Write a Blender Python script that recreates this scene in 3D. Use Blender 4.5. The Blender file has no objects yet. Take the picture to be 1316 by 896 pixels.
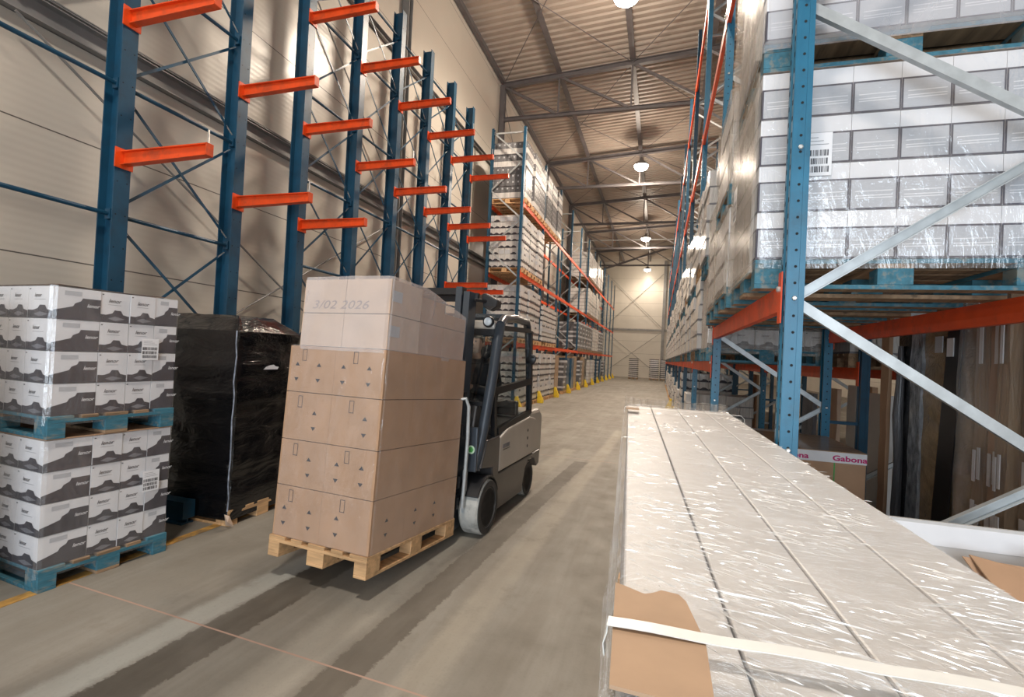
import bpy, bmesh, math, random
from mathutils import Vector, Matrix, noise
random.seed(7)
C = bpy.context.scene.collection
PI = math.pi
# ------------------------------------------------------------------ camera, world, lights, exposure
cam_d = bpy.data.cameras.new('camera'); cam = bpy.data.objects.new('camera', cam_d); C.objects.link(cam)
cam_d.sensor_fit = 'HORIZONTAL'; cam_d.sensor_width = 36.0; cam_d.lens = 638.75 / 1316 * 36.0
cam_d.clip_start = 0.02; cam_d.clip_end = 200
yaw, pit, rol = 0.288166, 0.0128408, 0.049271
fw = Vector((-math.sin(yaw)*math.cos(pit), math.cos(yaw)*math.cos(pit), math.sin(pit)))
r0 = Vector((math.cos(yaw), math.sin(yaw), 0)); u0 = r0.cross(fw)
rr = math.cos(rol)*r0 + math.sin(rol)*u0; uu = -math.sin(rol)*r0 + math.cos(rol)*u0
m = Matrix((rr, uu, -fw)).transposed().to_4x4(); m.translation = Vector((0, 0, 1.66))
cam.matrix_world = m
bpy.context.scene.camera = cam
vs = bpy.context.scene.view_settings
vs.view_transform = 'Standard'; vs.look = 'None'; vs.exposure = -0.05; vs.gamma = 1.0; vs.use_curve_mapping = False
W = bpy.data.worlds.new('world'); bpy.context.scene.world = W; W.use_nodes = True
W.node_tree.nodes['Background'].inputs[0].default_value = (0.75, 0.87, 1.0, 1)
W.node_tree.nodes['Background'].inputs[1].default_value = 0.6
bpy.context.scene.cycles.max_bounces = 7
bpy.context.scene.cycles.diffuse_bounces = 4
bpy.context.scene.cycles.glossy_bounces = 3
bpy.context.scene.cycles.transparent_max_bounces = 10
bpy.context.scene.cycles.sample_clamp_indirect = 4.0
LAMP_W = 1500.0
LAMP_COL = (1.0, 0.84, 0.68)
LAMPS = [(-1.15, -1.0), (-1.15, 12.2), (-1.16, 23.2), (-1.3, 37.1), (-1.45, 49.7)]  # first lamp is assumed, out of view behind the camera
LAMP_Z = 10.6
def area(name, loc, rot, sx, sy, e, col):
    d = bpy.data.lights.new(name, 'AREA'); d.shape = 'RECTANGLE'; d.size = sx; d.size_y = sy; d.energy = e; d.color = col
    o = bpy.data.objects.new(name, d); C.objects.link(o); o.location = loc; o.rotation_euler = rot; return o
# area light for daylight from behind the camera; its dock door is assumed, unseen
area('assumed_daylight_area', (0.6, -6.8, 2.5), (math.radians(90), 0, 0), 7.0, 4.6, 640, (0.80, 0.90, 1.0))

# ------------------------------------------------------------------ node helpers and materials
MATS = {}
class NT:
    def __init__(s, name):
        s.m = bpy.data.materials.new(name); s.m.use_nodes = True; s.t = s.m.node_tree; s.n = s.t.nodes; s.l = s.t.links
        s.b = s.n['Principled BSDF']; s.out = s.n['Material Output']
        s.tc = s.n.new('ShaderNodeTexCoord'); s.obj = s.tc.outputs['Object']
    def set(s, node, k, v):
        if hasattr(v, 'links') or isinstance(v, bpy.types.NodeSocket): s.l.new(v, node.inputs[k])
        else: node.inputs[k].default_value = v
    def noise(s, scale=5, detail=3, vec=None, rough=.5, dist=0):
        n = s.n.new('ShaderNodeTexNoise'); n.inputs['Scale'].default_value = scale; n.inputs['Detail'].default_value = detail
        n.inputs['Roughness'].default_value = rough; n.inputs['Distortion'].default_value = dist
        s.l.new(vec or s.obj, n.inputs['Vector']); return n.outputs['Fac']
    def mapping(s, scale=(1,1,1), loc=(0,0,0), rot=(0,0,0), vec=None):
        n = s.n.new('ShaderNodeMapping'); n.inputs['Scale'].default_value = scale; n.inputs['Location'].default_value = loc
        n.inputs['Rotation'].default_value = rot; s.l.new(vec or s.obj, n.inputs['Vector']); return n.outputs[0]
    def ramp(s, fac, stops):
        n = s.n.new('ShaderNodeValToRGB'); e = n.color_ramp.elements
        while len(e) < len(stops): e.new(.5)
        for i, (p, c) in enumerate(stops):
            e[i].position = p; e[i].color = (c, c, c, 1) if isinstance(c, (int, float)) else (*c, 1)
        s.l.new(fac, n.inputs[0]); return n.outputs[0]
    def math(s, op, a, b=0.0, c=0.0):
        n = s.n.new('ShaderNodeMath'); n.operation = op
        for i, v in enumerate((a, b, c)):
            if isinstance(v, bpy.types.NodeSocket): s.l.new(v, n.inputs[i])
            else: n.inputs[i].default_value = v
        return n.outputs[0]
    def mix(s, fac, a, b, mode='MIX'):
        n = s.n.new('ShaderNodeMix'); n.data_type = 'RGBA'; n.blend_type = mode
        for k, v in ((0, fac), (6, a), (7, b)):
            if isinstance(v, bpy.types.NodeSocket): s.l.new(v, n.inputs[k])
            elif isinstance(v, (int, float)): n.inputs[k].default_value = v
            else: n.inputs[k].default_value = (*v, 1)
        return n.outputs[2]
    def bump(s, h, strength=.3, dist=.01):
        n = s.n.new('ShaderNodeBump'); n.inputs['Strength'].default_value = strength; n.inputs['Distance'].default_value = dist
        s.l.new(h, n.inputs['Height']); s.l.new(n.outputs[0], s.b.inputs['Normal']); return n.outputs[0]
    def sep(s, vec=None):
        n = s.n.new('ShaderNodeSeparateXYZ'); s.l.new(vec or s.obj, n.inputs[0]); return n.outputs
    def fin(s, col=None, rough=None, metal=None, coat=None, spec=None):
        for k, v in (('Base Color', col), ('Roughness', rough), ('Metallic', metal), ('Coat Weight', coat), ('Specular IOR Level', spec)):
            if v is None: continue
            if isinstance(v, tuple) and len(v) == 3: v = (*v, 1)
            s.set(s.b, k, v)
        return s.m
def simple(name, col, rough=.5, metal=0., var=.12, scale=8., bump=0., coat=0., bscale=None, dirt=None, stretch=(1,1,1)):
    if name in MATS: return MATS[name]
    t = NT(name)
    v = t.mapping(stretch) if stretch != (1,1,1) else t.obj
    n = t.noise(scale, 4, v)
    f = t.ramp(n, [(.3, 1-var), (.7, 1+var)])
    c = t.mix(1.0, col, f, 'MULTIPLY')
    if dirt:
        d = t.ramp(t.noise(scale*.6, 6, v, .7), [(.52, 0), (.64, 1)])
        c = t.mix(t.math('MULTIPLY', d, dirt[1]), c, dirt[0])
    if bump: t.bump(t.noise(bscale or scale*4, 4, v), bump)
    if coat: t.b.inputs['Coat Roughness'].default_value = .12
    MATS[name] = t.fin(c, rough, metal, coat); return MATS[name]
M = {}
M['navy'] = simple('navy_painted_steel', (.010, .066, .125), .38, 0, .15, 5, .05, dirt=((.02,.03,.04), .35))
M['blue'] = simple('daylit_blue_steel', (.018, .155, .27), .36, 0, .12, 6, .05, dirt=((.03,.06,.08), .3))  # rack blue: same paint as navy, lightened to put daylight into the colour
M['orange'] = simple('orange_painted_steel', (.80, .082, .010), .42, 0, .12, 7, dirt=((.25,.06,.03), .4))
M['galv'] = simple('galvanised_steel', (.50, .53, .54), .42, .35, .14, 14, .05)
M['zinc'] = simple('bright_zinc', (.75, .75, .73), .3, .8, .1, 20)
M['hole'] = simple('dark_hole', (.008, .012, .016), .8)
M['roofsteel'] = simple('grey_roof_steel', (.14, .13, .135), .5, 0, .15, 3)
M['girt'] = simple('grey_girt_steel', (.27, .27, .27), .5, .2, .15, 3)
M['wood'] = simple('raw_pallet_wood', (.62, .38, .19), .7, 0, .22, 3, .2, 0, 40, ((.20,.12,.06), .35), (1, 9, 9))
M['oldwood'] = simple('aged_pallet_wood', (.32, .21, .125), .8, 0, .3, 3, .3, 0, 40, ((.07,.05,.03), .6), (1, 9, 9))
M['bluewood'] = simple('blue_painted_wood', (.045, .17, .235), .7, 0, .25, 5, .2, 0, 40, ((.27,.25,.20), .7), (1.5, 6, 6))
M['card'] = simple('brown_corrugated_card', (.45, .275, .165), .75, 0, .08, 5, .03, 0, 60)
M['cardpale'] = simple('pale_corrugated_card', (.60, .44, .33), .7, 0, .07, 5)
M['white'] = simple('white_carton_board', (.78, .78, .80), .5, 0, .06, 6)
M['offwhite'] = simple('white_painted_board', (.60, .585, .57), .45, 0, .06, 4)
M['lilac'] = simple('grey_lilac_paper', (.50, .51, .54), .5, 0, .08, 30, 0, 0, None, None, (1, 1, 12))
M['graphite'] = simple('graphite_print', (.035, .03, .04), .45, 0, .3, 9)
M['midgrey'] = simple('mid_grey_print', (.18, .18, .20), .5, 0, .25, 9)
M['darkgap'] = simple('dark_carton_edge', (.07, .06, .08), .6)
M['blackplastic'] = simple('black_plastic', (.015, .015, .017), .4, 0, .2, 10)
M['rubber'] = simple('grey_solid_tyre', (.52, .52, .49), .75, 0, .2, 9, .2, 0, 50, ((.1,.1,.1), .5))
M['rubberdark'] = simple('dark_tyre_side', (.05, .05, .05), .7, 0, .3, 12)
M['truckgrey'] = simple('charcoal_truck_paint', (.055, .052, .052), .35, 0, .12, 4, 0, .3)
M['truckframe'] = simple('slate_cab_frame_paint', (.06, .075, .095), .28, .3, .12, 4, 0, .4)
M['truckbeige'] = simple('warm_light_grey_panel', (.50, .46, .41), .4, 0, .06, 3, 0, .3)
M['yellow'] = simple('yellow_guard_paint', (.80, .56, .03), .45, 0, .15, 6, dirt=((.2,.13,.03), .4))
M['magenta'] = simple('magenta_ink', (.55, .01, .16), .5, 0, .05)
M['green'] = simple('green_strap', (.08, .35, .08), .4)
M['paper'] = simple('white_label_paper', (.85, .85, .87), .4, 0, .03)
M['ink'] = simple('black_ink', (.02, .02, .03), .5)
M['cloth_white'] = simple('white_strap_plastic', (.88, .89, .86), .38, 0, .03, 30)
M['skin'] = simple('skin', (.42, .25, .18), .5, 0, .08)
M['hair'] = simple('dark_hair', (.02, .014, .01), .6)
M['jacket'] = simple('black_jacket', (.018, .018, .022), .7, 0, .3, 20)
M['trousers'] = simple('dark_trousers', (.02, .022, .03), .8)
M['drumblue'] = simple('blue_film', (.02, .10, .22), .25, 0, .4, 5, .3)
M['foambeige'] = simple('beige_stretch_film', (.42, .37, .31), .3, 0, .2, 3)
def lens_mat(name, col, e):
    t = NT(name); t.b.inputs['Emission Color'].default_value = (*col, 1); t.b.inputs['Emission Strength'].default_value = e
    return t.fin((1, 1, 1), .4)
M['lamp'] = lens_mat('lamp_lens', (1.0, .86, .66), 60)
M['headlamp'] = simple('clear_headlamp', (.8, .85, .88), .15, .1)
# concrete floor
t = NT('worn_concrete'); s = t.sep(); X, Y = s[0], s[1]
big = t.noise(.8, 5, None, .6); mid = t.noise(4, 6, None, .65); fine = t.noise(60, 3)
c = t.mix(t.ramp(big, [(.35, 0), (.65, 1)]), (.19, .172, .142), (.255, .238, .204))
streak = t.noise(3.0, 5, t.mapping((1.2, .14, 1)), .55, .6)
c = t.mix(t.math('MULTIPLY', t.ramp(streak, [(.45, 0), (.66, 1)]), .35), c, (.34, .325, .29))
streak3 = t.noise(4.0, 4, t.mapping((5.0, .22, 1), (1, 5, 0)), .6, .5)
c = t.mix(t.math('MULTIPLY', t.ramp(streak3, [(.48, 0), (.66, 1)]), .14), c, (.15, .135, .115))
streak2 = t.noise(4.0, 5, t.mapping((.9, .12, 1), (3, 1, 0)), .6, .8)
c = t.mix(t.math('MULTIPLY', t.ramp(streak2, [(.52, 0), (.75, 1)]), .3), c, (.17, .145, .115))
wob = t.math('MULTIPLY_ADD', t.noise(14, 6, t.mapping((1, .8, 1)), .85), .12, -.06)
def band(cx0, dx, hw, soft, ymin, ymax):
    ctr = t.math('MULTIPLY_ADD', Y, dx, cx0); d = t.math('ABSOLUTE', t.math('ADD', t.math('SUBTRACT', X, ctr), wob))
    f = t.math('SUBTRACT', 1.0, t.math('SMOOTH_MIN', 1.0, t.math('MAXIMUM', 0.0, t.math('DIVIDE', t.math('SUBTRACT', d, hw), soft)), .1))
    g = t.math('MULTIPLY', t.math('GREATER_THAN', Y, ymin), t.math('LESS_THAN', Y, ymax))
    return t.math('MULTIPLY', f, g)
brk = t.ramp(t.noise(3.5, 4, t.mapping((1, .35, 1))), [(.3, .55), (.6, 1)])
c = t.mix(t.math('MULTIPLY', t.math('MULTIPLY', band(-2.62-.10, .06, .07, .06, -3, 6.0), brk), .8), c, (.44, .44, .40))
c = t.mix(t.math('MULTIPLY', t.math('MULTIPLY', band(-1.82-.02, .04, .10, .08, -3, 9.0), brk), .5), c, (.42, .39, .33))
c = t.mix(t.math('MULTIPLY', t.math('MULTIPLY', band(-1.13-.02, .03, .07, .07, -3, 12.0), brk), .5), c, (.42, .38, .31))
c = t.mix(t.math('MULTIPLY', t.math('MULTIPLY', band(-2.45, .05, .13, .012, -3, 5.0), brk), .85), c, (.070, .058, .044))
c = t.mix(t.math('MULTIPLY', t.math('MULTIPLY', band(-1.60, .06, .10, .012, -3, 8.0), brk), .80), c, (.080, .066, .050))
c = t.mix(t.math('MULTIPLY', t.ramp(mid, [(.56, 0), (.72, 1)]), .35), c, (.17, .15, .12))
c = t.mix(t.math('MULTIPLY', t.ramp(fine, [(.3, 1), (.45, 0)]), .12), c, (.12, .11, .10))
# expansion joints across the aisle
jt = t.math('ABSOLUTE', t.math('SUBTRACT', t.math('MODULO', t.math('ADD', Y, t.math('MULTIPLY_ADD', X, .062, 29.85)), 6.0), 2.0))
c = t.mix(t.math('LESS_THAN', jt, .006), c, (.42, .28, .22))
fl_col = c
t.bump(t.math('ADD', t.math('MULTIPLY', mid, .6), t.math('MULTIPLY', fine, .2)), .12, .02)
M['floor'] = t.fin(c, t.ramp(mid, [(.3, .50), (.7, .72)]))
# wall sandwich panels
t = NT('cream_wall_panel'); s = t.sep(); Z = s[2]
j = t.math('ABSOLUTE', t.math('SUBTRACT', t.math('MODULO', t.math('ADD', Z, .17), 1.275), .03))
line = t.math('LESS_THAN', j, .0065)
rib = t.math('SINE', t.math('MULTIPLY', Z, 2*PI/.075))
c = t.mix(t.ramp(t.noise(.5, 4), [(.3, 0), (.7, 1)]), (.61, .57, .505), (.67, .63, .56))
c = t.mix(line, c, (.12, .11, .10))
t.bump(t.math('ADD', t.math('MULTIPLY', rib, .5), t.math('MULTIPLY', t.noise(1.5, 3), 2.0)), .15, .004)
M['wall'] = t.fin(c, .30)
t = NT('corrugated_roof_sheet')
c = t.mix(t.ramp(t.noise(1.2, 4), [(.3, 0), (.7, 1)]), (.40, .34, .29), (.47, .40, .34))
M['ceiling'] = t.fin(c, .5)
# transparent stretch film
def film(name, share, tint=(.9, .9, .92), rough=.1, scale=7., stretch=(1, 1, .4), bump=.7, milky=.06, dist=.03, con=.5, hf=.35):
    t = NT(name); v = t.mapping(stretch)
    n1 = t.noise(scale, 5, v, .6, 1.2); n2 = t.noise(scale*4, 4, v, .6, .8)
    h = t.math('ADD', n1, t.math('MULTIPLY', n2, hf))
    bn = t.bump(h, bump, dist)
    t.fin((*tint,), rough); t.b.inputs['Specular IOR Level'].default_value = .8
    gl = t.n.new('ShaderNodeBsdfGlossy'); gl.inputs['Roughness'].default_value = rough; gl.inputs['Color'].default_value = (1, 1, 1, 1); t.l.new(bn, gl.inputs['Normal'])
    df = t.n.new('ShaderNodeBsdfDiffuse'); df.inputs['Color'].default_value = (*tint, 1); t.l.new(bn, df.inputs['Normal'])
    tr = t.n.new('ShaderNodeBsdfTransparent'); tr.inputs['Color'].default_value = (.94, .94, .94, 1)
    t.l.new(t.ramp(n1, [(.25, share*(1-con)), (.75, share*(1+con))]), gl.inputs['Color'])
    m1 = t.n.new('ShaderNodeAddShader'); t.l.new(tr.outputs[0], m1.inputs[0]); t.l.new(gl.outputs[0], m1.inputs[1])
    m2 = t.n.new('ShaderNodeMixShader'); t.set(m2, 0, t.ramp(n1, [(.25, milky*(1-con)), (.75, milky*(1+con))])); t.l.new(m1.outputs[0], m2.inputs[1]); t.l.new(df.outputs[0], m2.inputs[2])
    t.l.new(m2.outputs[0], t.out.inputs['Surface']); t.n.remove(t.b); return t.m
M['film'] = film('clear_stretch_film', .10, (.75, .75, .78), .14, 5, (1, 1, .4), .5, .07)
M['filmtop'] = film('wrinkled_clear_film', .11, (.92, .9, .88), .10, 7, (.9, 2.4, 1), 1.0, .04, .16, .95, .6)
M['filmmilky'] = film('milky_stretch_film', .12, (.80, .79, .83), .22, 3, (1, 1, .5), .35, .27, .03, .25)
M['filmbeige'] = film('yellowed_stretch_film', .09, (.55, .48, .40), .20, 6, (2.5, 2.5, .3), 1.0, .32)
def glass(name, share=.10, tint=(.75, .78, .78)):
    t = NT(name); gl = t.n.new('ShaderNodeBsdfGlossy'); gl.inputs['Roughness'].default_value = .03
    tr = t.n.new('ShaderNodeBsdfTransparent'); tr.inputs['Color'].default_value = (*tint, 1)
    m1 = t.n.new('ShaderNodeMixShader'); m1.inputs[0].default_value = share
    t.l.new(tr.outputs[0], m1.inputs[1]); t.l.new(gl.outputs[0], m1.inputs[2]); t.l.new(m1.outputs[0], t.out.inputs['Surface']); t.n.remove(t.b); return t.m
M['glass'] = glass('cab_glass', .06, (.90, .92, .92))
def wrapped(name, col, rough, bump, stretch, scale=6, var=.25, dist=.02):
    t = NT(name); v = t.mapping(stretch)
    n1 = t.noise(scale, 5, v, .6, 1.0)
    t.bump(n1, bump, dist); t.b.inputs['Coat Roughness'].default_value = .1
    c = t.mix(1.0, col, t.ramp(t.noise(scale*.5, 3, v), [(.3, 1-var), (.7, 1+var)]), 'MULTIPLY')
    return t.fin(c, rough, 0, .45)
M['blackfilm'] = wrapped('black_stretch_film', (.004, .004, .005), .17, .8, (.7, .7, 2.2), 4, .3, .03)
M['wrapwhite'] = wrapped('wrapped_white_board', (.66, .64, .62), .32, 1.0, (8, 8, .6), 5, .12, .03)
M['wrapgrey'] = wrapped('wrapped_grey_board', (.13, .13, .14), .3, 1.0, (8, 8, .6), 5, .35, .03)
M['wrapbrown'] = wrapped('wrapped_brown_board', (.36, .24, .14), .35, .7, (3, 3, .5), 5, .2)
M['wrapbeige'] = wrapped('wrapped_beige_board', (.46, .40, .33), .3, .7, (4, 4, .3), 4, .2)
M['silverfilm'] = wrapped('crumpled_silver_film', (.35, .37, .40), .12, 1.0, (2, 2, 1), 14, .6, .05)
M['goldfilm'] = wrapped('film_over_kraft_paper', (.33, .23, .12), .22, 1.0, (1, 1, 1.4), 9, .25, .03)
M['bluedrum'] = wrapped('wrapped_blue_goods', (.02, .07, .13), .3, .7, (2, 2, 1), 5, .4)

# ------------------------------------------------------------------ mesh helpers
class MB:
    def __init__(s): s.v = []; s.f = []; s.mi = []; s.ms = []
    def mat(s, m):
        m = M[m] if isinstance(m, str) else m
        if m not in s.ms: s.ms.append(m)
        return s.ms.index(m)
    def add(s, vs, fs, m):
        k = len(s.v); i = s.mat(m); s.v += [tuple(v) for v in vs]
        for f in fs: s.f.append(tuple(a+k for a in f)); s.mi.append(i)
        return s
    def box(s, x0, x1, y0, y1, z0, z1, m, T=None):
        vs = [Vector((x, y, z)) for z in (z0, z1) for y in (y0, y1) for x in (x0, x1)]
        if T: vs = [T @ v for v in vs]
        return s.add(vs, [(0,2,3,1), (4,5,7,6), (0,1,5,4), (2,6,7,3), (0,4,6,2), (1,3,7,5)], m)
    def bar(s, a, b, w, h, m, up=(0, 0, 1), off=0):
        a, b = Vector(a), Vector(b); d = (b-a); L = d.length; d.normalize(); up = Vector(up)
        if abs(d.dot(up)) > .98: up = Vector((0, 1, 0))
        sd = d.cross(up).normalized(); up = sd.cross(d).normalized()
        T = Matrix((sd, d, up)).transposed().to_4x4(); T.translation = a
        return s.box(-w/2, w/2, 0, L, -h/2+off, h/2+off, m, T)
    def prof(s, a, b, pts, m, up=(0, 0, 1), caps=True):
        """closed 2D profile pts (side, up) swept from a to b"""
        a, b = Vector(a), Vector(b); d = (b-a).normalized(); up = Vector(up)
        if abs(d.dot(up)) > .98: up = Vector((0, 1, 0))
        sd = d.cross(up).normalized(); up = sd.cross(d).normalized(); n = len(pts)
        vs = [p + sd*q[0] + up*q[1] for p in (a, b) for q in pts]
        fs = [(i, (i+1) % n, n+(i+1) % n, n+i) for i in range(n)]
        if caps: fs += [tuple(range(n))[::-1], tuple(range(n, 2*n))]
        return s.add(vs, fs, m)
    def tube(s, pts, r, m, n=10, caps=True):
        pts = [Vector(p) for p in pts]; rings = []; up = Vector((0, 0, 1)); ref = None
        for i, p in enumerate(pts):
            d = (pts[min(i+1, len(pts)-1)] - pts[max(i-1, 0)]).normalized()
            if ref is None: ref = up if abs(d.dot(up)) < .9 else Vector((0, 1, 0))
            uu_ = (ref - d*d.dot(ref)).normalized(); sd = d.cross(uu_).normalized(); ref = uu_
            rad = r[i] if isinstance(r, (list, tuple)) else r
            rings.append([p + sd*math.cos(2*PI*k/n)*rad + uu_*math.sin(2*PI*k/n)*rad for k in range(n)])
        vs = [v for R in rings for v in R]; fs = []
        for i in range(len(rings)-1):
            for k in range(n): fs.append((i*n+k, i*n+(k+1) % n, (i+1)*n+(k+1) % n, (i+1)*n+k))
        if caps: fs += [tuple(range(n))[::-1], tuple(range((len(rings)-1)*n, len(rings)*n))]
        return s.add(vs, fs, m)
    def lathe(s, c, axis, prof, m, n=28):
        c = Vector(c); ax = Vector(axis).normalized(); u = Vector((0, 0, 1)) if abs(ax.z) < .9 else Vector((1, 0, 0))
        a = ax.cross(u).normalized(); b = ax.cross(a).normalized()
        vs = [c + ax*h + a*math.cos(2*PI*k/n)*r + b*math.sin(2*PI*k/n)*r for (r, h) in prof for k in range(n)]
        fs = []
        for i in range(len(prof)-1):
            for k in range(n): fs.append((i*n+k, i*n+(k+1) % n, (i+1)*n+(k+1) % n, (i+1)*n+k))
        fs += [tuple(range(n)), tuple(range((len(prof)-1)*n, len(prof)*n))[::-1]]
        return s.add(vs, fs, m)
    def poly(s, pts, m): return s.add(pts, [tuple(range(len(pts)))], m)
    def extr(s, pts, vec, m):
        pts = [Vector(p) for p in pts]; vec = Vector(vec); n = len(pts)
        return s.add(pts + [p+vec for p in pts], [tuple(range(n))[::-1], tuple(range(n, 2*n))] + [(i, (i+1) % n, n+(i+1) % n, n+i) for i in range(n)], m)
    def build(s, name, parent=None, loc=None, bevel=0, smooth=False, T=None):
        me = bpy.data.meshes.new(name); me.from_pydata(s.v, [], s.f)
        for x in s.ms: me.materials.append(x)
        me.polygons.foreach_set('material_index', s.mi)
        bm = bmesh.new(); bm.from_mesh(me); bmesh.ops.recalc_face_normals(bm, faces=bm.faces); bm.to_mesh(me); bm.free()
        if smooth: me.polygons.foreach_set('use_smooth', [True]*len(me.polygons))
        o = bpy.data.objects.new(name, me); C.objects.link(o)
        if parent: o.parent = parent
        if loc: o.location = loc
        if bevel:
            b = o.modifiers.new('bevel', 'BEVEL'); b.width = bevel; b.segments = 2; b.limit_method = 'ANGLE'
        if smooth:
            for e in me.edges: pass
            me.set_sharp_from_angle(angle=math.radians(40))
        return o
def tag(o, label=None, cat=None, group=None, kind=None):
    if label: o['label'] = label
    if cat: o['category'] = cat
    if group: o['group'] = group
    if kind: o['kind'] = kind
    return o
def thing(name, label, cat, loc=(0, 0, 0), rz=0, group=None):
    o = bpy.data.objects.new(name, None); C.objects.link(o); o.location = loc; o.rotation_euler = (0, 0, rz); o.empty_display_size = .1
    return tag(o, label, cat, group)
def copy_tree(o, parent=None):
    c = o.copy(); C.objects.link(c); c.parent = parent
    for ch in list(o.children): copy_tree(ch, c)
    return c
def dup(o, loc, rz, label, group=None, cat=None):
    c = copy_tree(o); c.location = loc; c.rotation_euler = (0, 0, rz); c['label'] = label
    if group: c['group'] = group
    if cat: c['category'] = cat
    return c
_tc = {}
def text2d(txt, shear=0.0, bold=0.0):
    k = (txt, shear, bold)
    if k in _tc: return _tc[k]
    cu = bpy.data.curves.new('t', 'FONT'); cu.body = txt; cu.shear = shear; cu.offset = bold; cu.resolution_u = 3; cu.size = 1
    o = bpy.data.objects.new('t', cu); C.objects.link(o)
    dg = bpy.context.evaluated_depsgraph_get(); me = bpy.data.meshes.new_from_object(o.evaluated_get(dg))
    vs = [(v.co.x, v.co.y) for v in me.vertices]; fs = [tuple(p.vertices) for p in me.polygons]
    bpy.data.objects.remove(o); bpy.data.curves.remove(cu); bpy.data.meshes.remove(me)
    x0 = min(v[0] for v in vs); x1 = max(v[0] for v in vs); _tc[k] = ([(v[0]-x0, v[1]) for v in vs], fs, x1-x0); return _tc[k]
def put_text(mb, txt, o, u, v, size, m, shear=0, bold=0.0, width=None):
    """writes txt at o along u, up v"""
    vs, fs, w = text2d(txt, shear, bold); o, u, v = Vector(o), Vector(u), Vector(v); sx = (width/w) if width else size
    mb.add([o + u*(a*sx) + v*(b*size) for a, b in vs], fs, m)
def face_poly(mb, o, u, v, pts, m, lift=.0012):
    o, u, v = Vector(o), Vector(u), Vector(v); n = u.cross(v).normalized()*lift
    mb.poly([o + u*a + v*b + n for a, b in pts], m)
def label_paper(mb, o, u, v, w, h, lift=.004, rng=random):
    o, u, v = Vector(o), Vector(u).normalized(), Vector(v).normalized()
    face_poly(mb, o, u, v, [(0, 0), (w, 0), (w, h), (0, h)], 'paper', lift)
    for row in range(3):
        x = .06*w; yb = h*(.08+.19*row)
        while x < .9*w:
            bw = w*rng.choice((.012, .02, .035)); face_poly(mb, o, u, v, [(x, yb), (x+bw, yb), (x+bw, yb+h*.14), (x, yb+h*.14)], 'ink', lift+.0008); x += bw + w*rng.choice((.012, .02, .028))
    for row in range(3):
        yb = h*(.72+.08*row); face_poly(mb, o, u, v, [(.1*w, yb), (w*(.9-.15*row), yb), (w*(.9-.15*row), yb+.012*h), (.1*w, yb+.012*h)], 'midgrey', lift+.0008)

# ------------------------------------------------------------------ room shell
XW, XR, YB, YE = -5.95, 11.5, -7.0, 52.0
def struct(o): o['kind'] = 'structure'; return o
b = MB(); b.box(XW-.3, XR+.3, YB-.3, YE+.3, -.2, 0, 'floor'); struct(b.build('floor'))
b = MB(); b.box(XW-.2, XW, YB, YE, 0, 11.62, 'wall'); struct(b.build('wall_left'))
b = MB(); b.box(XR, XR+.2, YB, YE, 0, 13.0, 'wall'); struct(b.build('wall_right'))
b = MB(); b.box(XW-.2, XR+.2, YE, YE+.2, 0, 13.0, 'wall'); struct(b.build('wall_end'))
b = MB()   # wall behind the photographer with an assumed, unseen door opening for the daylight
b.box(XW-.2, -3.0, YB-.2, YB, 0, 13, 'wall'); b.box(4.2, XR+.2, YB-.2, YB, 0, 13, 'wall'); b.box(-3.0, 4.2, YB-.2, YB, 4.9, 13, 'wall'); struct(b.build('wall_back'))
RS = .065
def roofz(x): return 11.41 + RS*(x+5.9)
b = MB(); vs = []; fs = []; y = YB; k = 0; prof = []
while y < YE:
    prof += [(y, 0), (y+.10, 0), (y+.14, .05), (y+.24, .05)]; y += .28
z0 = .33
for (y, dz) in prof: vs += [(XW, y, roofz(XW)+z0+dz), (XR, y, roofz(XR)+z0+dz)]
fs = [(2*i, 2*i+1, 2*i+3, 2*i+2) for i in range(len(prof)-1)]
b.add(vs, fs, 'ceiling'); n = len(b.v)
b.box(XW, XR, YB, YE, 13.1, 13.2, 'ceiling'); struct(b.build('ceiling'))
NODES = [-5.85 + 0, -3.78, -1.28, 1.2, 3.65, 6.1, 8.55, 11.0]
TY = [-4.0, 3.0, 10.0, 17.0, 24.5, 31.4, 38.4, 45.4]
for k, ty in enumerate(TY):
    b = MB()
    HB = [(-.08, -.09), (.08, -.09), (.08, -.07), (.01, -.07), (.01, .07), (.08, .07), (.08, .09), (-.08, .09), (-.08, .07), (-.01, .07), (-.01, -.07), (-.08, -.07)]
    b.prof((NODES[0], ty, roofz(NODES[0])), (NODES[-1], ty, roofz(NODES[-1])), HB, 'roofsteel')
    b.prof((NODES[0], ty, 10.17), (NODES[-1], ty, 10.17), [(x*.75, y_*.75) for x, y_ in HB], 'roofsteel')
    for i in range(len(NODES)-1):
        b.bar((NODES[i]+.05, ty, roofz(NODES[i])-.05), (NODES[i+1]-.05, ty, 10.2), .08, .08, 'roofsteel')
        b.bar((NODES[i+1], ty, 10.2), (NODES[i+1], ty, roofz(NODES[i+1])), .06, .06, 'roofsteel')
    struct(b.build('roof_truss'))
for i, nx in enumerate(NODES[:-1]):
    b = MB(); w = .09 if i else .07
    b.prof((nx, YB+.01, roofz(nx)+.2), (nx, YE-.01, roofz(nx)+.2), [(-w, -.12), (w, -.12), (w, -.10), (.012, -.10), (.012, .12), (-.012, .12), (-.012, -.10), (-w, -.10)], 'roofsteel'); struct(b.build('roof_purlin'))
for k in range(len(TY)-1):
    b = MB()
    for i in (0, 2, 4):
        za, zb = roofz(NODES[i])+.02, roofz(NODES[i+2])+.02
        b.tube([(NODES[i], TY[k], za), (NODES[i+2], TY[k+1], zb)], .014, 'roofsteel', 6); b.tube([(NODES[i], TY[k+1], za), (NODES[i+2], TY[k], zb)], .014, 'roofsteel', 6)
    struct(b.build('roof_brace_rod'))
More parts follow.
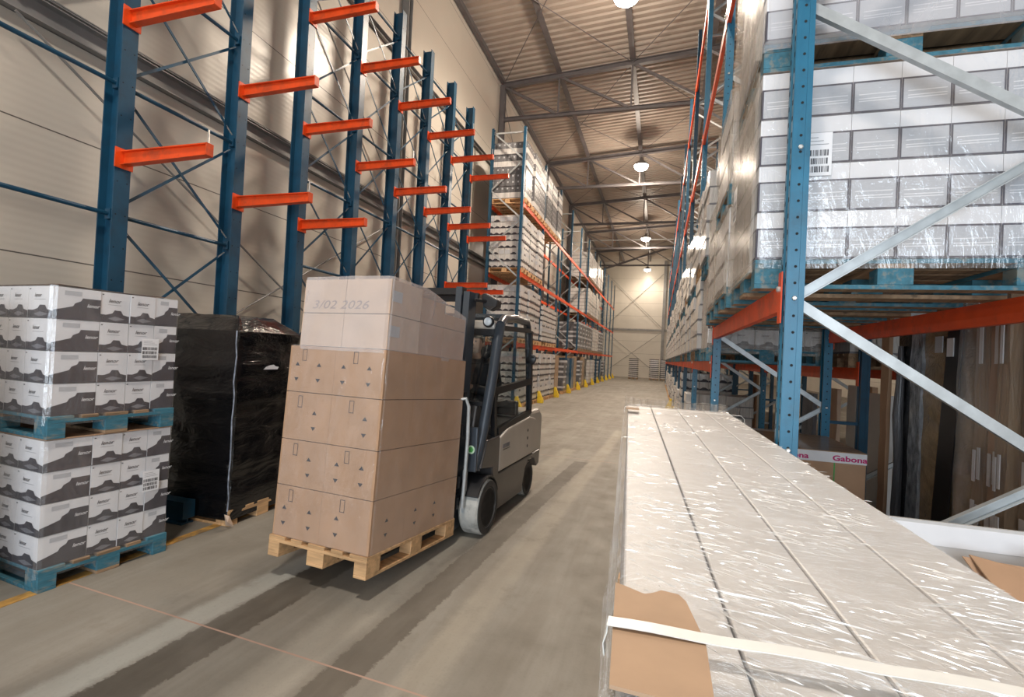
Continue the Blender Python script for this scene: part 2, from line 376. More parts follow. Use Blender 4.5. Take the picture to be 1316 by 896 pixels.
b = MB(); b.bar((-5.85, 45.3, 9.6), (1.4, 45.3, 12.0), .14, .16, 'roofsteel'); struct(b.build('roof_slanted_beam'))
for ty in TY[2:]:
    b = MB(); b.prof((-5.84, ty, 0), (-5.84, ty, roofz(-5.84)), [(-.09, -.09), (.09, -.09), (.09, -.07), (.01, -.07), (.01, .07), (.09, .07), (.09, .09), (-.09, .09), (-.09, .07), (-.01, .07), (-.01, -.07), (-.09, -.07)], 'girt' if ty < 16 else 'roofsteel')
    struct(b.build('wall_steel_column'))
for (z, h, d) in ((4.76, .22, .10), (4.935, .03, .05), (8.3, .14, .09)):
    b = MB(); x1 = XW+d
    b.box(XW, x1, YB, YE, z-h/2, z-h/2+.012, 'girt'); b.box(XW, x1, YB, YE, z+h/2-.012, z+h/2, 'girt'); b.box(XW, XW+.015, YB, YE, z-h/2, z+h/2, 'girt')
    struct(b.build('wall_girt'))
for (ya, yb) in ((3.0, 10.0), (17.0, 24.5)):
    b = MB()
    for za, zb in ((4.9, 10.9), (.5, 4.6)):
        b.tube([(-5.8, ya, za), (-5.8, yb, zb)], .014, 'girt', 6); b.tube([(-5.8, ya, zb), (-5.8, yb, za)], .014, 'girt', 6)
    struct(b.build('wall_brace_rod'))
# end wall steel
b = MB(); b.box(.12, .40, YE-.2, YE, 0, roofz(0), 'girt'); b.box(-5.9, -5.6, YE-.2, YE, 0, 11.4, 'girt'); b.box(6.1, 6.4, YE-.2, YE, 0, roofz(6), 'girt'); struct(b.build('end_wall_column'))
b = MB(); b.box(XW, XR, YE-.12, YE, 4.76, 4.92, 'girt'); struct(b.build('end_wall_girt'))
b = MB()
for za, zb in ((5.0, 10.6), (.2, 4.7)):
    b.tube([(-5.6, YE-.15, za), (.2, YE-.15, zb)], .02, 'girt', 6); b.tube([(-5.6, YE-.15, zb), (.2, YE-.15, za)], .02, 'girt', 6)
struct(b.build('end_wall_brace_rod'))
# lamps
words = ['over the near part of the aisle', 'second along the aisle ceiling', 'third along the aisle ceiling', 'fourth along the aisle ceiling, above the far wall stacks']
for k, (lx, ly) in enumerate(LAMPS):
    L = thing('high_bay_lamp', 'round glowing warm high bay lamp, ' + ('assumed to hang unseen behind the photographer' if k == 0 else words[k-1]), 'ceiling lamp', (lx, ly, LAMP_Z), 0, 'high bay lamps over the aisle')
    b = MB(); b.lathe((0, 0, 0), (0, 0, 1), [(.33, -.03), (.335, 0), (.26, .10), (.10, .20), (.08, .34), (.03, .36)], 'girt', 24); b.build('reflector', L, smooth=True)
    b = MB(); b.lathe((0, 0, 0), (0, 0, 1), [(.06, -.24), (.19, -.21), (.28, -.14), (.32, -.03), (.30, -.01)], 'lamp', 24); b.build('lens', L, smooth=True)
    b = MB(); b.tube([(0, 0, .36), (0, 0, roofz(lx)+.32-LAMP_Z)], .012, 'girt', 6); b.build('hanger', L)
    d = bpy.data.lights.new('lamp_light', 'SPOT'); d.energy = LAMP_W*(1.0, 1.7, 1.7, 1.7, .5)[k]; d.color = LAMP_COL if k else (1.0, .93, .86); d.shadow_soft_size = .45; d.spot_size = math.radians(172); d.spot_blend = .6
    o = bpy.data.objects.new('lamp_light', d); C.objects.link(o); o.parent = L; o.location = (0, 0, -.28)
    d = bpy.data.lights.new('lamp_side_glow', 'POINT'); d.energy = LAMP_W*(.28 if k < 4 else .10); d.color = LAMP_COL; d.shadow_soft_size = .25
    o = bpy.data.objects.new('lamp_side_glow', d); C.objects.link(o); o.parent = L; o.location = (0, 0, -.55)
# rails under the lamps (thin cable trays crossing the aisle)
for ty in (27.4, 40.0):
    b = MB(); b.box(-5.8, 6, ty-.03, ty+.03, 11.15, 11.2, 'galv'); struct(b.build('roof_cable_rail'))
# yellow line on the floor in front of the cantilever rack
b = MB()
b.box(-3.78, -3.70, -6, 13.5, 0, .004, simple('worn_yellow_line', (.45, .25, .06), .7, 0, .4, 12, dirt=((.2, .15, .1), .8)))
tag(b.build('floor_line'), kind='structure')

# ------------------------------------------------------------------ cantilever rack
rack = thing('cantilever_rack', 'tall navy steel cantilever rack with orange arms standing along the cream wall', 'storage rack', (-5.05, 3.5, 0))
CY = [-1.43] + [1.265*k for k in range(0, 8)]; CY[2] = 1.36; CY[3] = 2.50
H = 8.25
IB = lambda w, d, tf: [(-w/2, -d), (w/2, -d), (w/2, -d+tf), (.006, -d+tf), (.006, -tf), (w/2, -tf), (w/2, 0), (-w/2, 0), (-w/2, -tf), (-.006, -tf), (-.006, -d+tf), (-w/2, -d+tf)]
for k, cy in enumerate(CY):
    b = MB(); D = .20
    pts = IB(.15, D, .012)
    # profile: side = Y, up = X
    vs = [(q[1], cy+q[0], z) for z in (0, H if k else H) for q in pts]; n = len(pts)
    b.add(vs, [(i, (i+1) % n, n+(i+1) % n, n+i) for i in range(n)] + [tuple(range(n)), tuple(range(n, 2*n))], 'navy')
    z = .6
    while z < 8.1:
        for s_ in (-.045, .045): b.lathe((.0005, cy+s_, z), (1, 0, 0), [(.007, 0), (.007, .0008)], 'hole', 8)
        z += .3175
    b.build('column', rack)
    b = MB()   # foot beam running out under the load
    b.box(-.25, 1.05, cy-.06, cy+.06, .19, .205, 'navy'); b.box(-.25, 1.05, cy-.06, cy+.06, .0, .015, 'navy'); b.box(-.25, 1.05, cy-.006, cy+.006, .015, .19, 'navy'); b.box(1.05, 1.062, cy-.06, cy+.06, .05, .205, 'navy')
    b.build('foot_beam', rack)
ARMS = {1: (3.37, 4.74), 2: (3.37, 4.74), 3: (3.39, 4.78, 6.42), 4: (4.73, 6.42), 5: (4.71, 6.39), 6: (4.70, 6.36), 7: (3.27, 4.69, 6.33), 8: (3.27, 4.69, 6.33)}
PIN = {(1, 3.37), (2, 3.37), (1, 4.74), (6, 6.36), (7, 6.33), (8, 6.33), (4, 4.73)}
for k, zs in ARMS.items():
    cy = CY[k]
    for z in zs:
        b = MB()
        b.box(0.001, .014, cy-.085, cy+.085, z-.10, z+.09, 'orange')
        # channel arm: web with two flanges, slightly tapering
        L = 1.06; h0, h1 = .062, .05
        b.extr([(.012, cy-.006, z-h0), (L, cy-.006, z-h1+.012), (L, cy-.006, z+h1+.012), (.012, cy-.006, z+h0)], (0, .012, 0), 'orange')
        for sgn, hh0, hh1 in ((1, h0, h1+.012), (-1, -h0, -h1+.012)):
            b.extr([(.012, cy-.038, z+hh0-.005), (L, cy-.038, z+hh1-.005), (L, cy+.038, z+hh1-.005), (.012, cy+.038, z+hh0-.005)], (0, 0, .01), 'orange')
        b.box(L-.006, L+.004, cy-.038, cy+.038, z-h1+.01, z+h1+.02, 'orange')
        a = b.build('arm', rack)
        if (k, z) in PIN:
            b = MB(); b.tube([(L-.02, cy, z+.05), (L-.02, cy, z+.20)], .008, 'zinc', 8); b.build('stop_pin', a)
SZ = [1.56, 2.83, 4.10, 5.37, 6.64, 7.75]
for k in range(len(CY)-1):
    ya, yb = CY[k], CY[k+1]
    if k == 2: continue
    for z in SZ:
        b = MB(); b.tube([(-.10, ya+.01, z), (-.10, yb-.01, z)], .021, 'navy', 10)
        for yy in (ya+.03, yb-.03): b.box(-.135, -.065, yy-.02, yy+.02, z-.05, z+.05, 'navy')
        b.build('strut', rack)
    if k == 0: continue
    b = MB()
    for za, zb in zip(SZ[:-1], SZ[1:]):
        for p, q, dx in (((ya+.05, za+.09), (yb-.05, zb-.09), -.112), ((ya+.05, zb-.09), (yb-.05, za+.09), -.092)):
            A, B = Vector((dx, p[0], p[1])), Vector((dx, q[0], q[1])); d = (B-A).normalized()
            b.bar(A+d*.10, B-d*.10, .010, .028, 'navy', (0, -d.z, d.y))
            b.tube([A, A+d*.12], .008, 'zinc', 6); b.tube([B-d*.12, B], .008, 'zinc', 6)
    b.build('cross_brace', rack)

# ------------------------------------------------------------------ pallets
def pallet(name, label, mk, L=1.2, Wd=.8, group=None, detail=True, tilt=0):
    """1200 along local y, 800 along local x, base at z=0"""
    t_ = thing(name, label, 'pallet', group=group)
    bw = (.10, .145, .10)
    xs = (-Wd/2, -bw[1]/2, Wd/2-bw[2])
    ys = (-L/2, -.0725, L/2-.145)
    def board(b, *a, inner=False):
        b.box(*a, 'oldwood' if inner and mk == 'bluewood' else mk)
        if mk == 'bluewood': i_ = b.mat('oldwood'); b.mi[-6] = i_
    if not detail:
        b = MB()
        for i in range(3): b.box(xs[i], xs[i]+bw[i], -L/2, L/2, 0, .022, mk); [b.box(xs[i], xs[i]+bw[i], y, y+.145, .022, .1, mk) for y in ys]
        for y in ys: b.box(-Wd/2, Wd/2, y, y+.145, .1, .122, mk)
        for i in range(5): b.box(-Wd/2 + i*(Wd-.12)/4, -Wd/2 + i*(Wd-.12)/4+.12, -L/2, L/2, .122, .144, mk)
        m_ = b.build('pallet_boards', t_); return t_
    for i in range(3):
        b = MB(); board(b, xs[i], xs[i]+bw[i], -L/2, L/2, 0, .022, inner=(i == 1)); b.build('bottom_board', t_, bevel=.003)
        for y in ys:
            b = MB(); b.box(xs[i], xs[i]+bw[i], y, y+.145, .022, .1, mk); b.build('block', t_, bevel=.003)
    for y in ys:
        b = MB(); board(b, -Wd/2, Wd/2, y, y+.145, .1, .122, inner=(y == ys[1])); b.build('cross_board', t_, bevel=.002)
    ws = (.145, .1, .145, .1, .145); gap = (Wd-sum(ws))/4; x = -Wd/2
    for w in ws:
        b = MB(); board(b, x, x+w, -L/2, L/2, .122, .144, inner=(-Wd/2+.01 < x < Wd/2-.2)); b.build('deck_board', t_, bevel=.003); x += w+gap
    return t_
P_blue = pallet('euro_pallet', 'x', 'bluewood'); P_wood = pallet('euro_pallet', 'x', 'wood')
Pf_blue = pallet('euro_pallet', 'x', 'bluewood', detail=False); Pf_wood = pallet('euro_pallet', 'x', 'wood', detail=False); Pf_old = pallet('euro_pallet', 'x', 'oldwood', detail=False)
_used = set()
def place(proto, loc, rz, label, group=None, cat=None):
    if proto.name not in _used:
        _used.add(proto.name); proto.location = loc; proto.rotation_euler = (0, 0, rz); proto['label'] = label
        if group: proto['group'] = group
        if cat: proto['category'] = cat
        return proto
    return dup(proto, loc, rz, label, group, cat)

# ------------------------------------------------------------------ shells of film around a load
def shell(x0, x1, y0, y1, z0, z1, mk, amp=.012, du=.07, dz=.07, seed=0, top=True, prof=None, rcorner=.03, lumpy=1.0):
    """a closed film skin. prof(v)-> (inset, dx, dy)"""
    b = MB(); per = []
    def side(ax, ay, bx, by):
        L = math.hypot(bx-ax, by-ay); n = max(2, int(L/du))
        for i in range(n): per.append((ax+(bx-ax)*i/n, ay+(by-ay)*i/n))
    r = rcorner
    side(x0+r, y0, x1-r, y0); side(x1-r, y0, x1, y0+r); side(x1, y0+r, x1, y1-r); side(x1, y1-r, x1-r, y1); side(x1-r, y1, x0+r, y1); side(x0+r, y1, x0, y1-r); side(x0, y1-r, x0, y0+r); side(x0, y0+r, x0+r, y0)
    n = len(per); nz = max(2, int((z1-z0)/dz)); vs = []; cx, cy = (x0+x1)/2, (y0+y1)/2
    for j in range(nz+1):
        v = j/nz; z = z0+(z1-z0)*v; ins, ox, oy = prof(v) if prof else (0, 0, 0)
        for (x, y) in per:
            d = noise.noise(Vector((x*3+seed, y*3, z*4*lumpy)))*amp + noise.noise(Vector((x*11+seed, y*11, z*9)))*amp*.4
            dx, dy = x-cx, y-cy; L = math.hypot(dx, dy)
            kx = 1-ins/max(.05, (x1-x0)/2); ky = 1-ins/max(.05, (y1-y0)/2)
            vs.append((cx+dx*kx+dx/L*d+ox, cy+dy*ky+dy/L*d+oy, z + (abs(d)*.5 if j == nz else 0)))
    fs = [(j*n+i, j*n+(i+1) % n, (j+1)*n+(i+1) % n, (j+1)*n+i) for j in range(nz) for i in range(n)]
    if top:
        base = nz*n; cidx = len(vs); prev = base
        for s_ in (.66, .33):
            st = len(vs)
            for i in range(n):
                p = Vector(vs[base+i]); c0 = Vector((cx+(prof(1)[1] if prof else 0), cy+(prof(1)[2] if prof else 0), p.z)); q = c0.lerp(p, s_)
                vs.append((q.x, q.y, q.z + noise.noise(Vector((q.x*5+seed, q.y*5, 2)))*amp))
            fs += [(prev+i, prev+(i+1) % n, st+(i+1) % n, st+i) for i in range(n)]; prev = st
        fs.append(tuple(prev+i for i in range(n)))
    b.add(vs, fs, mk); return b

# ------------------------------------------------------------------ grey printed carton stacks beside the aisle
def printed_face(b, o, u, w, h, wide):
    v = Vector((0, 0, 1))
    if wide:
        pts = [(0, 0), (w, 0), (w, .70*h), (.60*w, .70*h), (.565*w, .60*h), (.44*w, .52*h), (.40*w, .42*h), (.18*w, .33*h), (0, .27*h)]
        face_poly(b, o, u, v, pts, 'graphite')
        put_text(b, 'lenor', Vector(o)+Vector(u)*(.70*w)+v*(.42*h)+Vector(u).cross(v)*.002, u, v, .034, 'paper', .3, .01)
        face_poly(b, o, u, v, [(.22*w, .76*h), (.58*w, .76*h), (.58*w, .90*h), (.22*w, .90*h)], 'lilac')
    else:
        pts = [(0, 0), (w, 0), (w, .22*h), (.78*w, .27*h), (.70*w, .40*h), (.48*w, .41*h), (.40*w, .30*h), (.2*w, .24*h), (0, .25*h)]
        face_poly(b, o, u, v, pts, 'graphite')
        face_poly(b, o, u, v, [(.25*w, .12*h), (.5*w, .04*h), (.85*w, .12*h), (.5*w, .20*h)], 'midgrey', .002)
        put_text(b, 'lenor', Vector(o)+Vector(u)*(.26*w)+v*(.66*h)+Vector(u).cross(v)*.002, u, v, .036, 'graphite', .3, .01)
        face_poly(b, o, u, v, [(.03*w, .90*h), (.09*w, .90*h), (.09*w, .93*h), (.03*w, .93*h)], 'ink', .0015)
        face_poly(b, o, u, v, [(.25*w, .58*h), (.7*w, .58*h), (.7*w, .59*h), (.25*w, .59*h)], 'midgrey')
def printed_load(label, loc, rz, z_h, seed, stick_y=.66):
    """0.8 along local y (aisle face at +x), 1.2 deep towards -x"""
    t_ = thing('wrapped_carton_load', label, 'pallet load', loc, rz, 'shrink wrapped loads of grey printed cartons'); h = z_h/4
    cols = [(.0, .27, True), (.27, .455, False), (.455, .63, False), (.63, .80, True)]
    for r in range(4):
        z = r*h
        for ci, (ya, yb, wide) in enumerate(cols):
            b = MB(); g = .002; jx = random.uniform(-.006, .004)
            b.box(-.30+jx, -.02+jx, ya+g, yb-g, z+.001, z+h-.003, 'white')
            printed_face(b, (-.02+jx, ya+g, z+.001), (0, 1, 0), yb-ya-2*g, h-.004, wide)
            if ci == 0:
                printed_face(b, (-.30+jx, ya+g, z+.001), (1, 0, 0), .28, h-.004, False)
            b.build('carton', t_)
        for i in range(4):
            xa = -.30 - (i+1)*.22
            b = MB(); b.box(xa, xa+.216, .002, .40, z+.001, z+h-.003, 'white'); printed_face(b, (xa, .002, z+.001), (1, 0, 0), .216, h-.004, False); b.build('carton', t_)
            b = MB(); b.box(xa, xa+.216, .404, .798, z+.001, z+h-.003, 'white'); b.build('carton', t_)
    b = shell(-1.19, -.006, -.012, .812, -.06, z_h+.004, 'film', .006, .08, .08, seed); b.build('stretch_film', t_, smooth=True)
    b = MB(); label_paper(b, (.004, stick_y-.07, z_h*.62-.15), (0, 1, 0), (0, 0, 1), .12, .155, .006); b.build('shipping_label', t_)
    return t_
gx, gy, gr = -3.70, 2.2, math.radians(-5.5)
def stack(gx, gy, gr, lbs, detail=True):
    R2 = Matrix.Rotation(gr, 3, 'Z')
    def wp(x, y, z): p = R2 @ Vector((x, y, 0)); return (gx+p.x, gy+p.y, z)
    p = place(P_blue, wp(-.6, .4, 0), gr+PI/2, lbs[0], 'blue pallets under the grey printed loads'); 
    printed_load(lbs[1], wp(0, 0, .145), gr, .82, 1)
    b = MB(); b.box(-1.18, -.01, .005, .795, .0, .006, 'card'); o = b.build('card_layer_sheet', None, wp(0, 0, .967)); o.rotation_euler = (0, 0, gr); tag(o, lbs[4], 'card sheet')
    place(P_blue, wp(-.6, .4, .974), gr+PI/2, lbs[2], 'blue pallets under the grey printed loads')
    printed_load(lbs[3], wp(0, 0, 1.12), gr, .84, 5, .60)
stack(gx, gy, gr, ('blue wooden pallet on the floor under the two stacked grey printed loads',
    'lower film wrapped load of white and grey printed cartons standing on the floor pallet',
    'blue pallet set between the two wrapped loads of grey printed cartons',
    'upper film wrapped load of white and grey printed cartons, top of the pair',
    'brown card sheet between the lower printed cartons and the upper blue pallet'))
R2 = Matrix.Rotation(gr, 3, 'Z')
b = MB(); b.add([(-1.16, .02, 1.968), (-.05, .03, 1.975), (-.03, .42, 1.966), (-.12, .78, 1.978), (-1.15, .78, 1.968), (-.5, .4, 1.985)], [(0, 1, 5), (1, 2, 5), (2, 3, 5), (3, 4, 5), (4, 0, 5)], 'card')
o = b.build('card_top_sheet', None, (gx, gy, 0)); o.rotation_euler = (0, 0, gr); tag(o, 'loose brown card sheet lying on top of the grey printed carton stack', 'card sheet')
# next pallet of the row, only its corner reaches into the picture
place(P_blue, (-4.42, 1.44, 0), PI/2, 'blue pallet at the edge of the view before the grey printed stack')
q = thing('wrapped_carton_load', 'tall wrapped carton load at the edge of the view before the grey printed stack', 'pallet load', (-4.42, 1.44, .145))
b = MB()
for r in range(6): b.box(-.59, .58, -.39, .39, r*.29+.002, (r+1)*.29-.004, 'white')
b.build('carton_layers', q)

# ------------------------------------------------------------------ black wrapped load
place(P_wood, (-4.22, 3.98, 0), PI/2, 'wooden pallet under the tall black wrapped load')
bl = thing('black_wrapped_load', 'tall load wrapped in glossy black film beside the grey printed stack', 'pallet load', (-4.22, 3.98, .145))
def bprof(v):
    if v > .93: return (.02+(v-.93)/.07*.17, 0, 0)
    return (.006*math.sin(v*40), 0, 0)
b = shell(-.61, .60, -.41, .42, -.09, 1.76, 'blackfilm', .022, .05, .05, 11, prof=bprof, rcorner=.02, lumpy=.8); b.build('black_film', bl, smooth=True)
b = MB(); pts = []
for i in range(15): z = .0+i*.115; pts.append((.604+.004*math.sin(i*2.3), -.425+.006*math.sin(i*1.7), z))
b.tube(pts, .006, simple('pale_scuffed_film_edge', (.25, .28, .34), .3, 0, .5, 20), 6); b.build('scuffed_edge', bl)
b = MB(); b.poly([(.628, -.12, 1.26), (.63, .06, 1.26), (.63, .075, 1.285), (.63, .03, 1.29), (.63, .01, 1.305), (.63, -.04, 1.30), (.63, -.09, 1.285)], 'paper'); b.build('torn_label', bl)
b = MB(); b.add([(.61, -.44, -.12), (.66, -.40, -.13), (.65, -.44, -.03), (.60, -.45, -.02), (.66, -.47, -.07)], [(0, 1, 4), (1, 2, 4), (2, 3, 4), (3, 0, 4)], 'cardpale'); b.build('torn_paper_corner', bl)

# ------------------------------------------------------------------ the brown carton load held on the forks
LA = math.radians(-6.2)      # heading of load and truck in plan
LC = Vector((-2.115, 3.46, 0))
TILT = math.radians(-3.4)    # mast tilted back (top leans away from the camera)
LM = Matrix.Translation(LC) @ Matrix.Rotation(LA, 4, 'Z') @ Matrix.Translation((0, .57, .09)) @ Matrix.Rotation(TILT, 4, 'X') @ Matrix.Translation((0, -.57, 0))
pw = pallet('euro_pallet', 'light new wooden pallet carried on the forks under the brown carton load', 'wood', 1.16, .86); pw.matrix_world = LM
bw = thing('brown_carton_load', 'stack of brown cartons wrapped in clear film, carried by the forklift', 'pallet load'); bw.matrix_world = LM @ Matrix.Translation((0, 0, .145))
LH = [0, .355, .68, 1.02, 1.355]
arrowcols = {0: [-.33, -.10, .14], 1: [-.15, .10, .31], 2: [-.14, .30], 3: [-.34, -.14, .08, .30]}
def tri(b, o, u, s_, up, m='ink'):
    k = 1 if up else -1
    face_poly(b, o, u, (0, 0, 1), [(-s_, -s_*.6*k), (s_, -s_*.6*k), (0, s_*.7*k)], m, .002)
for li in range(4):
    z0_, z1_ = LH[li], LH[li+1]
    for (ya, yb) in ((-.565, -.1865), (-.1855, .1895), (.1905, .57)):
        for (xa, xb) in ((-.42, -.0005), (.0005, .425)):
            b = MB(); b.box(xa, xb, ya, yb, z0_+.002, z1_-.003, 'card' if li != 3 else 'card')
            if ya < -.5:
                for cx_ in arrowcols[li]:
                    if xa < cx_ < xb:
                        zz = z0_+.09
                        tri(b, (cx_, ya, zz+.11), (1, 0, 0), .021, True, 'graphite'); tri(b, (cx_, ya, zz), (1, 0, 0), .021, False, 'graphite')
                for cx_ in (-.28, .18):
                    if xa < cx_ < xb:
                        zt = z1_-.11
                        for p in ([(-.02, 0), (.02, 0), (.02, .004), (-.02, .004)], [(-.02, .08), (.02, .08), (.02, .084), (-.02, .084)], [(-.02, 0), (-.016, 0), (-.016, .08), (-.02, .08)], [(.016, 0), (.02, 0), (.02, .08), (.016, .08)]):
                            face_poly(b, (cx_, ya, zt), (1, 0, 0), (0, 0, 1), p, 'graphite', .002)
            if li == 0 and xb > .4:
                for cy_ in ((-.40, -.05, .22)):
                    if ya < cy_ < yb: tri(b, (xb, cy_, .20), (0, 1, 0), .02, True, 'graphite'); tri(b, (xb, cy_, .10), (0, 1, 0), .02, False, 'graphite')
            b.build('carton', bw)
for (z0_, z1_) in ((1.357, 1.595), (1.598, 1.84)):
    for (ya, yb) in ((-.555, -.18), (-.175, .16), (.165, .52)):
        zc = z1_ if z1_ < 1.7 else z1_ - max(0, (yb+.1)/.62)*.13
        for (xa, xb) in ((-.35, .03), (.034, .415)):
            b = MB(); b.box(xa, xb, ya, yb, z0_, zc-.003, 'cardpale' if ya < -.4 else 'card')
            if ya < -.5 and z0_ > 1.59 and xa < 0: put_text(b, '3/02 2026', (xa+.09, ya-.002, z0_+.03), (1, 0, 0), (0, 0, 1), .085, simple('faded_marker_ink', (.33, .26, .24), .6), .25, 0, .50)
            if ya < -.5 and xb > .3: face_poly(b, (xb, ya+.02, z0_+.09), (0, 1, 0), (0, 0, 1), [(0, 0), (.11, 0), (.11, .075), (0, .075)], 'lilac', .002)
            b.build('carton', bw)
b = shell(-.428, .433, -.572, .578, 0.0, 1.36, 'film', .006, .07, .08, 21, top=False); b.build('stretch_film', bw, smooth=True)
# upper milky film: slopes down over the missing rear cartons
b = shell(-.362, .424, -.568, .545, 1.33, 1.855, 'filmmilky', .008, .05, .06, 33)
b.v = [(x, y, z - (max(0, (y+.1)/.62)*.13*max(0, min(1, (z-1.40)/.40)))) for x, y, z in b.v]
b.build('stretch_film', bw, smooth=True)

# ------------------------------------------------------------------ forklift truck
FA = math.radians(-3.0)
FK = thing('forklift', 'dark grey electric forklift with cab and driver carrying the brown carton load', 'forklift', (-2.03, 4.40, 0), FA)
def wheel(cx, cy, cz, r, w, side, name='wheel'):
    b = MB(); s_ = side
    prof = [(r*.62, 0), (r*.93, 0), (r, .02), (r, w-.02), (r*.93, w), (r*.74, w), (r*.72, w-.03)]
    b.lathe((cx, cy, cz), (s_, 0, 0), prof, 'rubber', 36)
    wo = b.build(name, FK, smooth=True)
    b = MB(); b.lathe((cx, cy, cz), (s_, 0, 0), [(r*.965, w*.985), (r*.95, w+.003), (r*.74, w+.004), (r*.73, w*.985)], 'rubberdark', 36); b.build('tyre_side', wo, smooth=True)
    b = MB(); b.lathe((cx, cy, cz), (s_, 0, 0), [(r*.74, w-.06), (r*.73, w-.004), (r*.68, w-.002), (r*.62, w-.05), (r*.30, w-.05), (r*.28, w-.01), (r*.05, w-.008)], 'truckgrey', 28)
    for k in range(6): a = k*PI/3; b.lathe((cx+s_*(w-.05), cy+math.cos(a)*r*.45, cz+math.sin(a)*r*.45), (s_, 0, 0), [(.014, 0), (.014, .02)], 'zinc', 6)
    b.build('rim', wo, smooth=True)
wheel(.39, 0, .25, .25, .19, 1); wheel(-.39, 0, .25, .25, .19, -1)
wheel(.36, 1.40, .20, .20, .16, 1, 'rear_wheel'); wheel(-.36, 1.40, .20, .20, .16, -1, 'rear_wheel')
# chassis: side outline with wheel arches, extruded across
def arch(cy, cz, r, a0, a1, n=9): return [(cy+r*math.cos(a0+(a1-a0)*i/n), cz+r*math.sin(a0+(a1-a0)*i/n)) for i in range(n+1)]
side = [(.285, .13), (1.10, .12)] + arch(1.40, .20, .25, math.radians(190), math.radians(20), 8) + [(1.74, .30), (1.76, .48), (1.62, .47), (.42, .47), (.30, .50), (.24, .60)] + arch(0, .25, .30, math.radians(60), math.radians(120), 5)[::1] + [(-.20, .62), (-.20, .50), (-.10, .545)]
side = [(.30, .13), (1.12, .12), (1.145, .24), (1.20, .36), (1.31, .44), (1.42, .45), (1.54, .42), (1.62, .34), (1.66, .30), (1.76, .32), (1.78, .49), (.30, .49), (.30, .42), (.315, .25)]
for sx in (.50,):
    b = MB(); b.extr([(-.545, y, z) for y, z in side], (1.09, 0, 0), 'truckgrey'); b.build('chassis', FK, bevel=.012)
b = MB(); b.box(-.30, .30, -.18, 1.6, .14, .60, 'truckgrey'); b.build('drive_unit', FK, bevel=.02)
for s_ in (1, -1):     # front fenders over the wheels
    b = MB(); pts = arch(0, .25, .285, math.radians(20), math.radians(150), 10); pin = [(y*1.0, z) for y, z in arch(0, .25, .265, math.radians(150), math.radians(20), 10)]
    b.extr([(s_*.35, y, z) for y, z in pts+pin], (s_*.225, 0, 0), 'blackplastic'); b.build('fender', FK, bevel=.006, smooth=True)
# battery hood and side panels
b = MB(); b.box(-.50, .50, .30, 1.30, .49, .93, 'truckgrey'); b.build('battery_hood', FK, bevel=.03)
for s_ in (1, -1):
    b = MB(); b.extr([(s_*.505, .32, .50), (s_*.505, 1.52, .50), (s_*.505, 1.54, .90), (s_*.505, 1.30, .95), (s_*.505, .55, .90), (s_*.505, .32, .84)], (s_*.045, 0, 0), 'truckbeige')
    p = b.build('side_panel', FK, bevel=.015); p['label'] = 'warm light grey body panel'
    if s_ == 1:
        b = MB(); 
        for k in range(3): b.lathe((.551, 1.22, .62+.09*k), (1, 0, 0), [(.018, 0), (.018, .002)], 'blackplastic', 12)
        b.box(.551, .553, .40, .62, .70, .706, 'truckgrey'); b.box(.551, .553, .40, .60, .72, .76, 'midgrey'); b.build('panel_marking', p)
    else:
        pass
b = MB(); b.extr([(-.52, 1.50, .40), (-.52, 1.86, .36), (-.52, 1.93, .50), (-.52, 1.92, .92), (-.52, 1.80, 1.0), (-.52, 1.30, 1.0), (-.52, 1.30, .92), (-.52, 1.50, .9)], (1.04, 0, 0), 'truckbeige'); b.build('counterweight', FK, bevel=.05)
b = MB(); b.extr([(-.55, .20, .30), (-.55, .32, .13), (-.55, .32, .86), (-.55, -.02, .86), (-.55, -.14, .62), (-.55, .14, .58)], (1.10, 0, 0), 'truckgrey'); b.build('front_cowl', FK, bevel=.015)
b = MB(); b.extr([(-.33, -.20, .18), (-.33, -.06, .18), (-.33, -.02, 1.02), (-.33, -.14, 1.02)], (.66, 0, 0), 'truckgrey'); b.build('front_bulkhead', FK, bevel=.02)
for s_ in (1, -1):
    b = MB(); b.box(min(s_*.415, s_*.53), max(s_*.415, s_*.53), -.215, -.18, .60, 1.0, 'truckframe'); fp = b.build('front_panel', FK, bevel=.012)
    if s_ == 1:
        b = MB(); b.lathe((.475, -.216, .80), (0, -1, 0), [(.038, 0), (.038, .002)], simple('pale_green_sticker', (.55, .75, .55), .4), 20); b.lathe((.475, -.2185, .80), (0, -1, 0), [(.026, 0), (.026, .0006)], 'green', 6); b.build('round_sticker', fp)
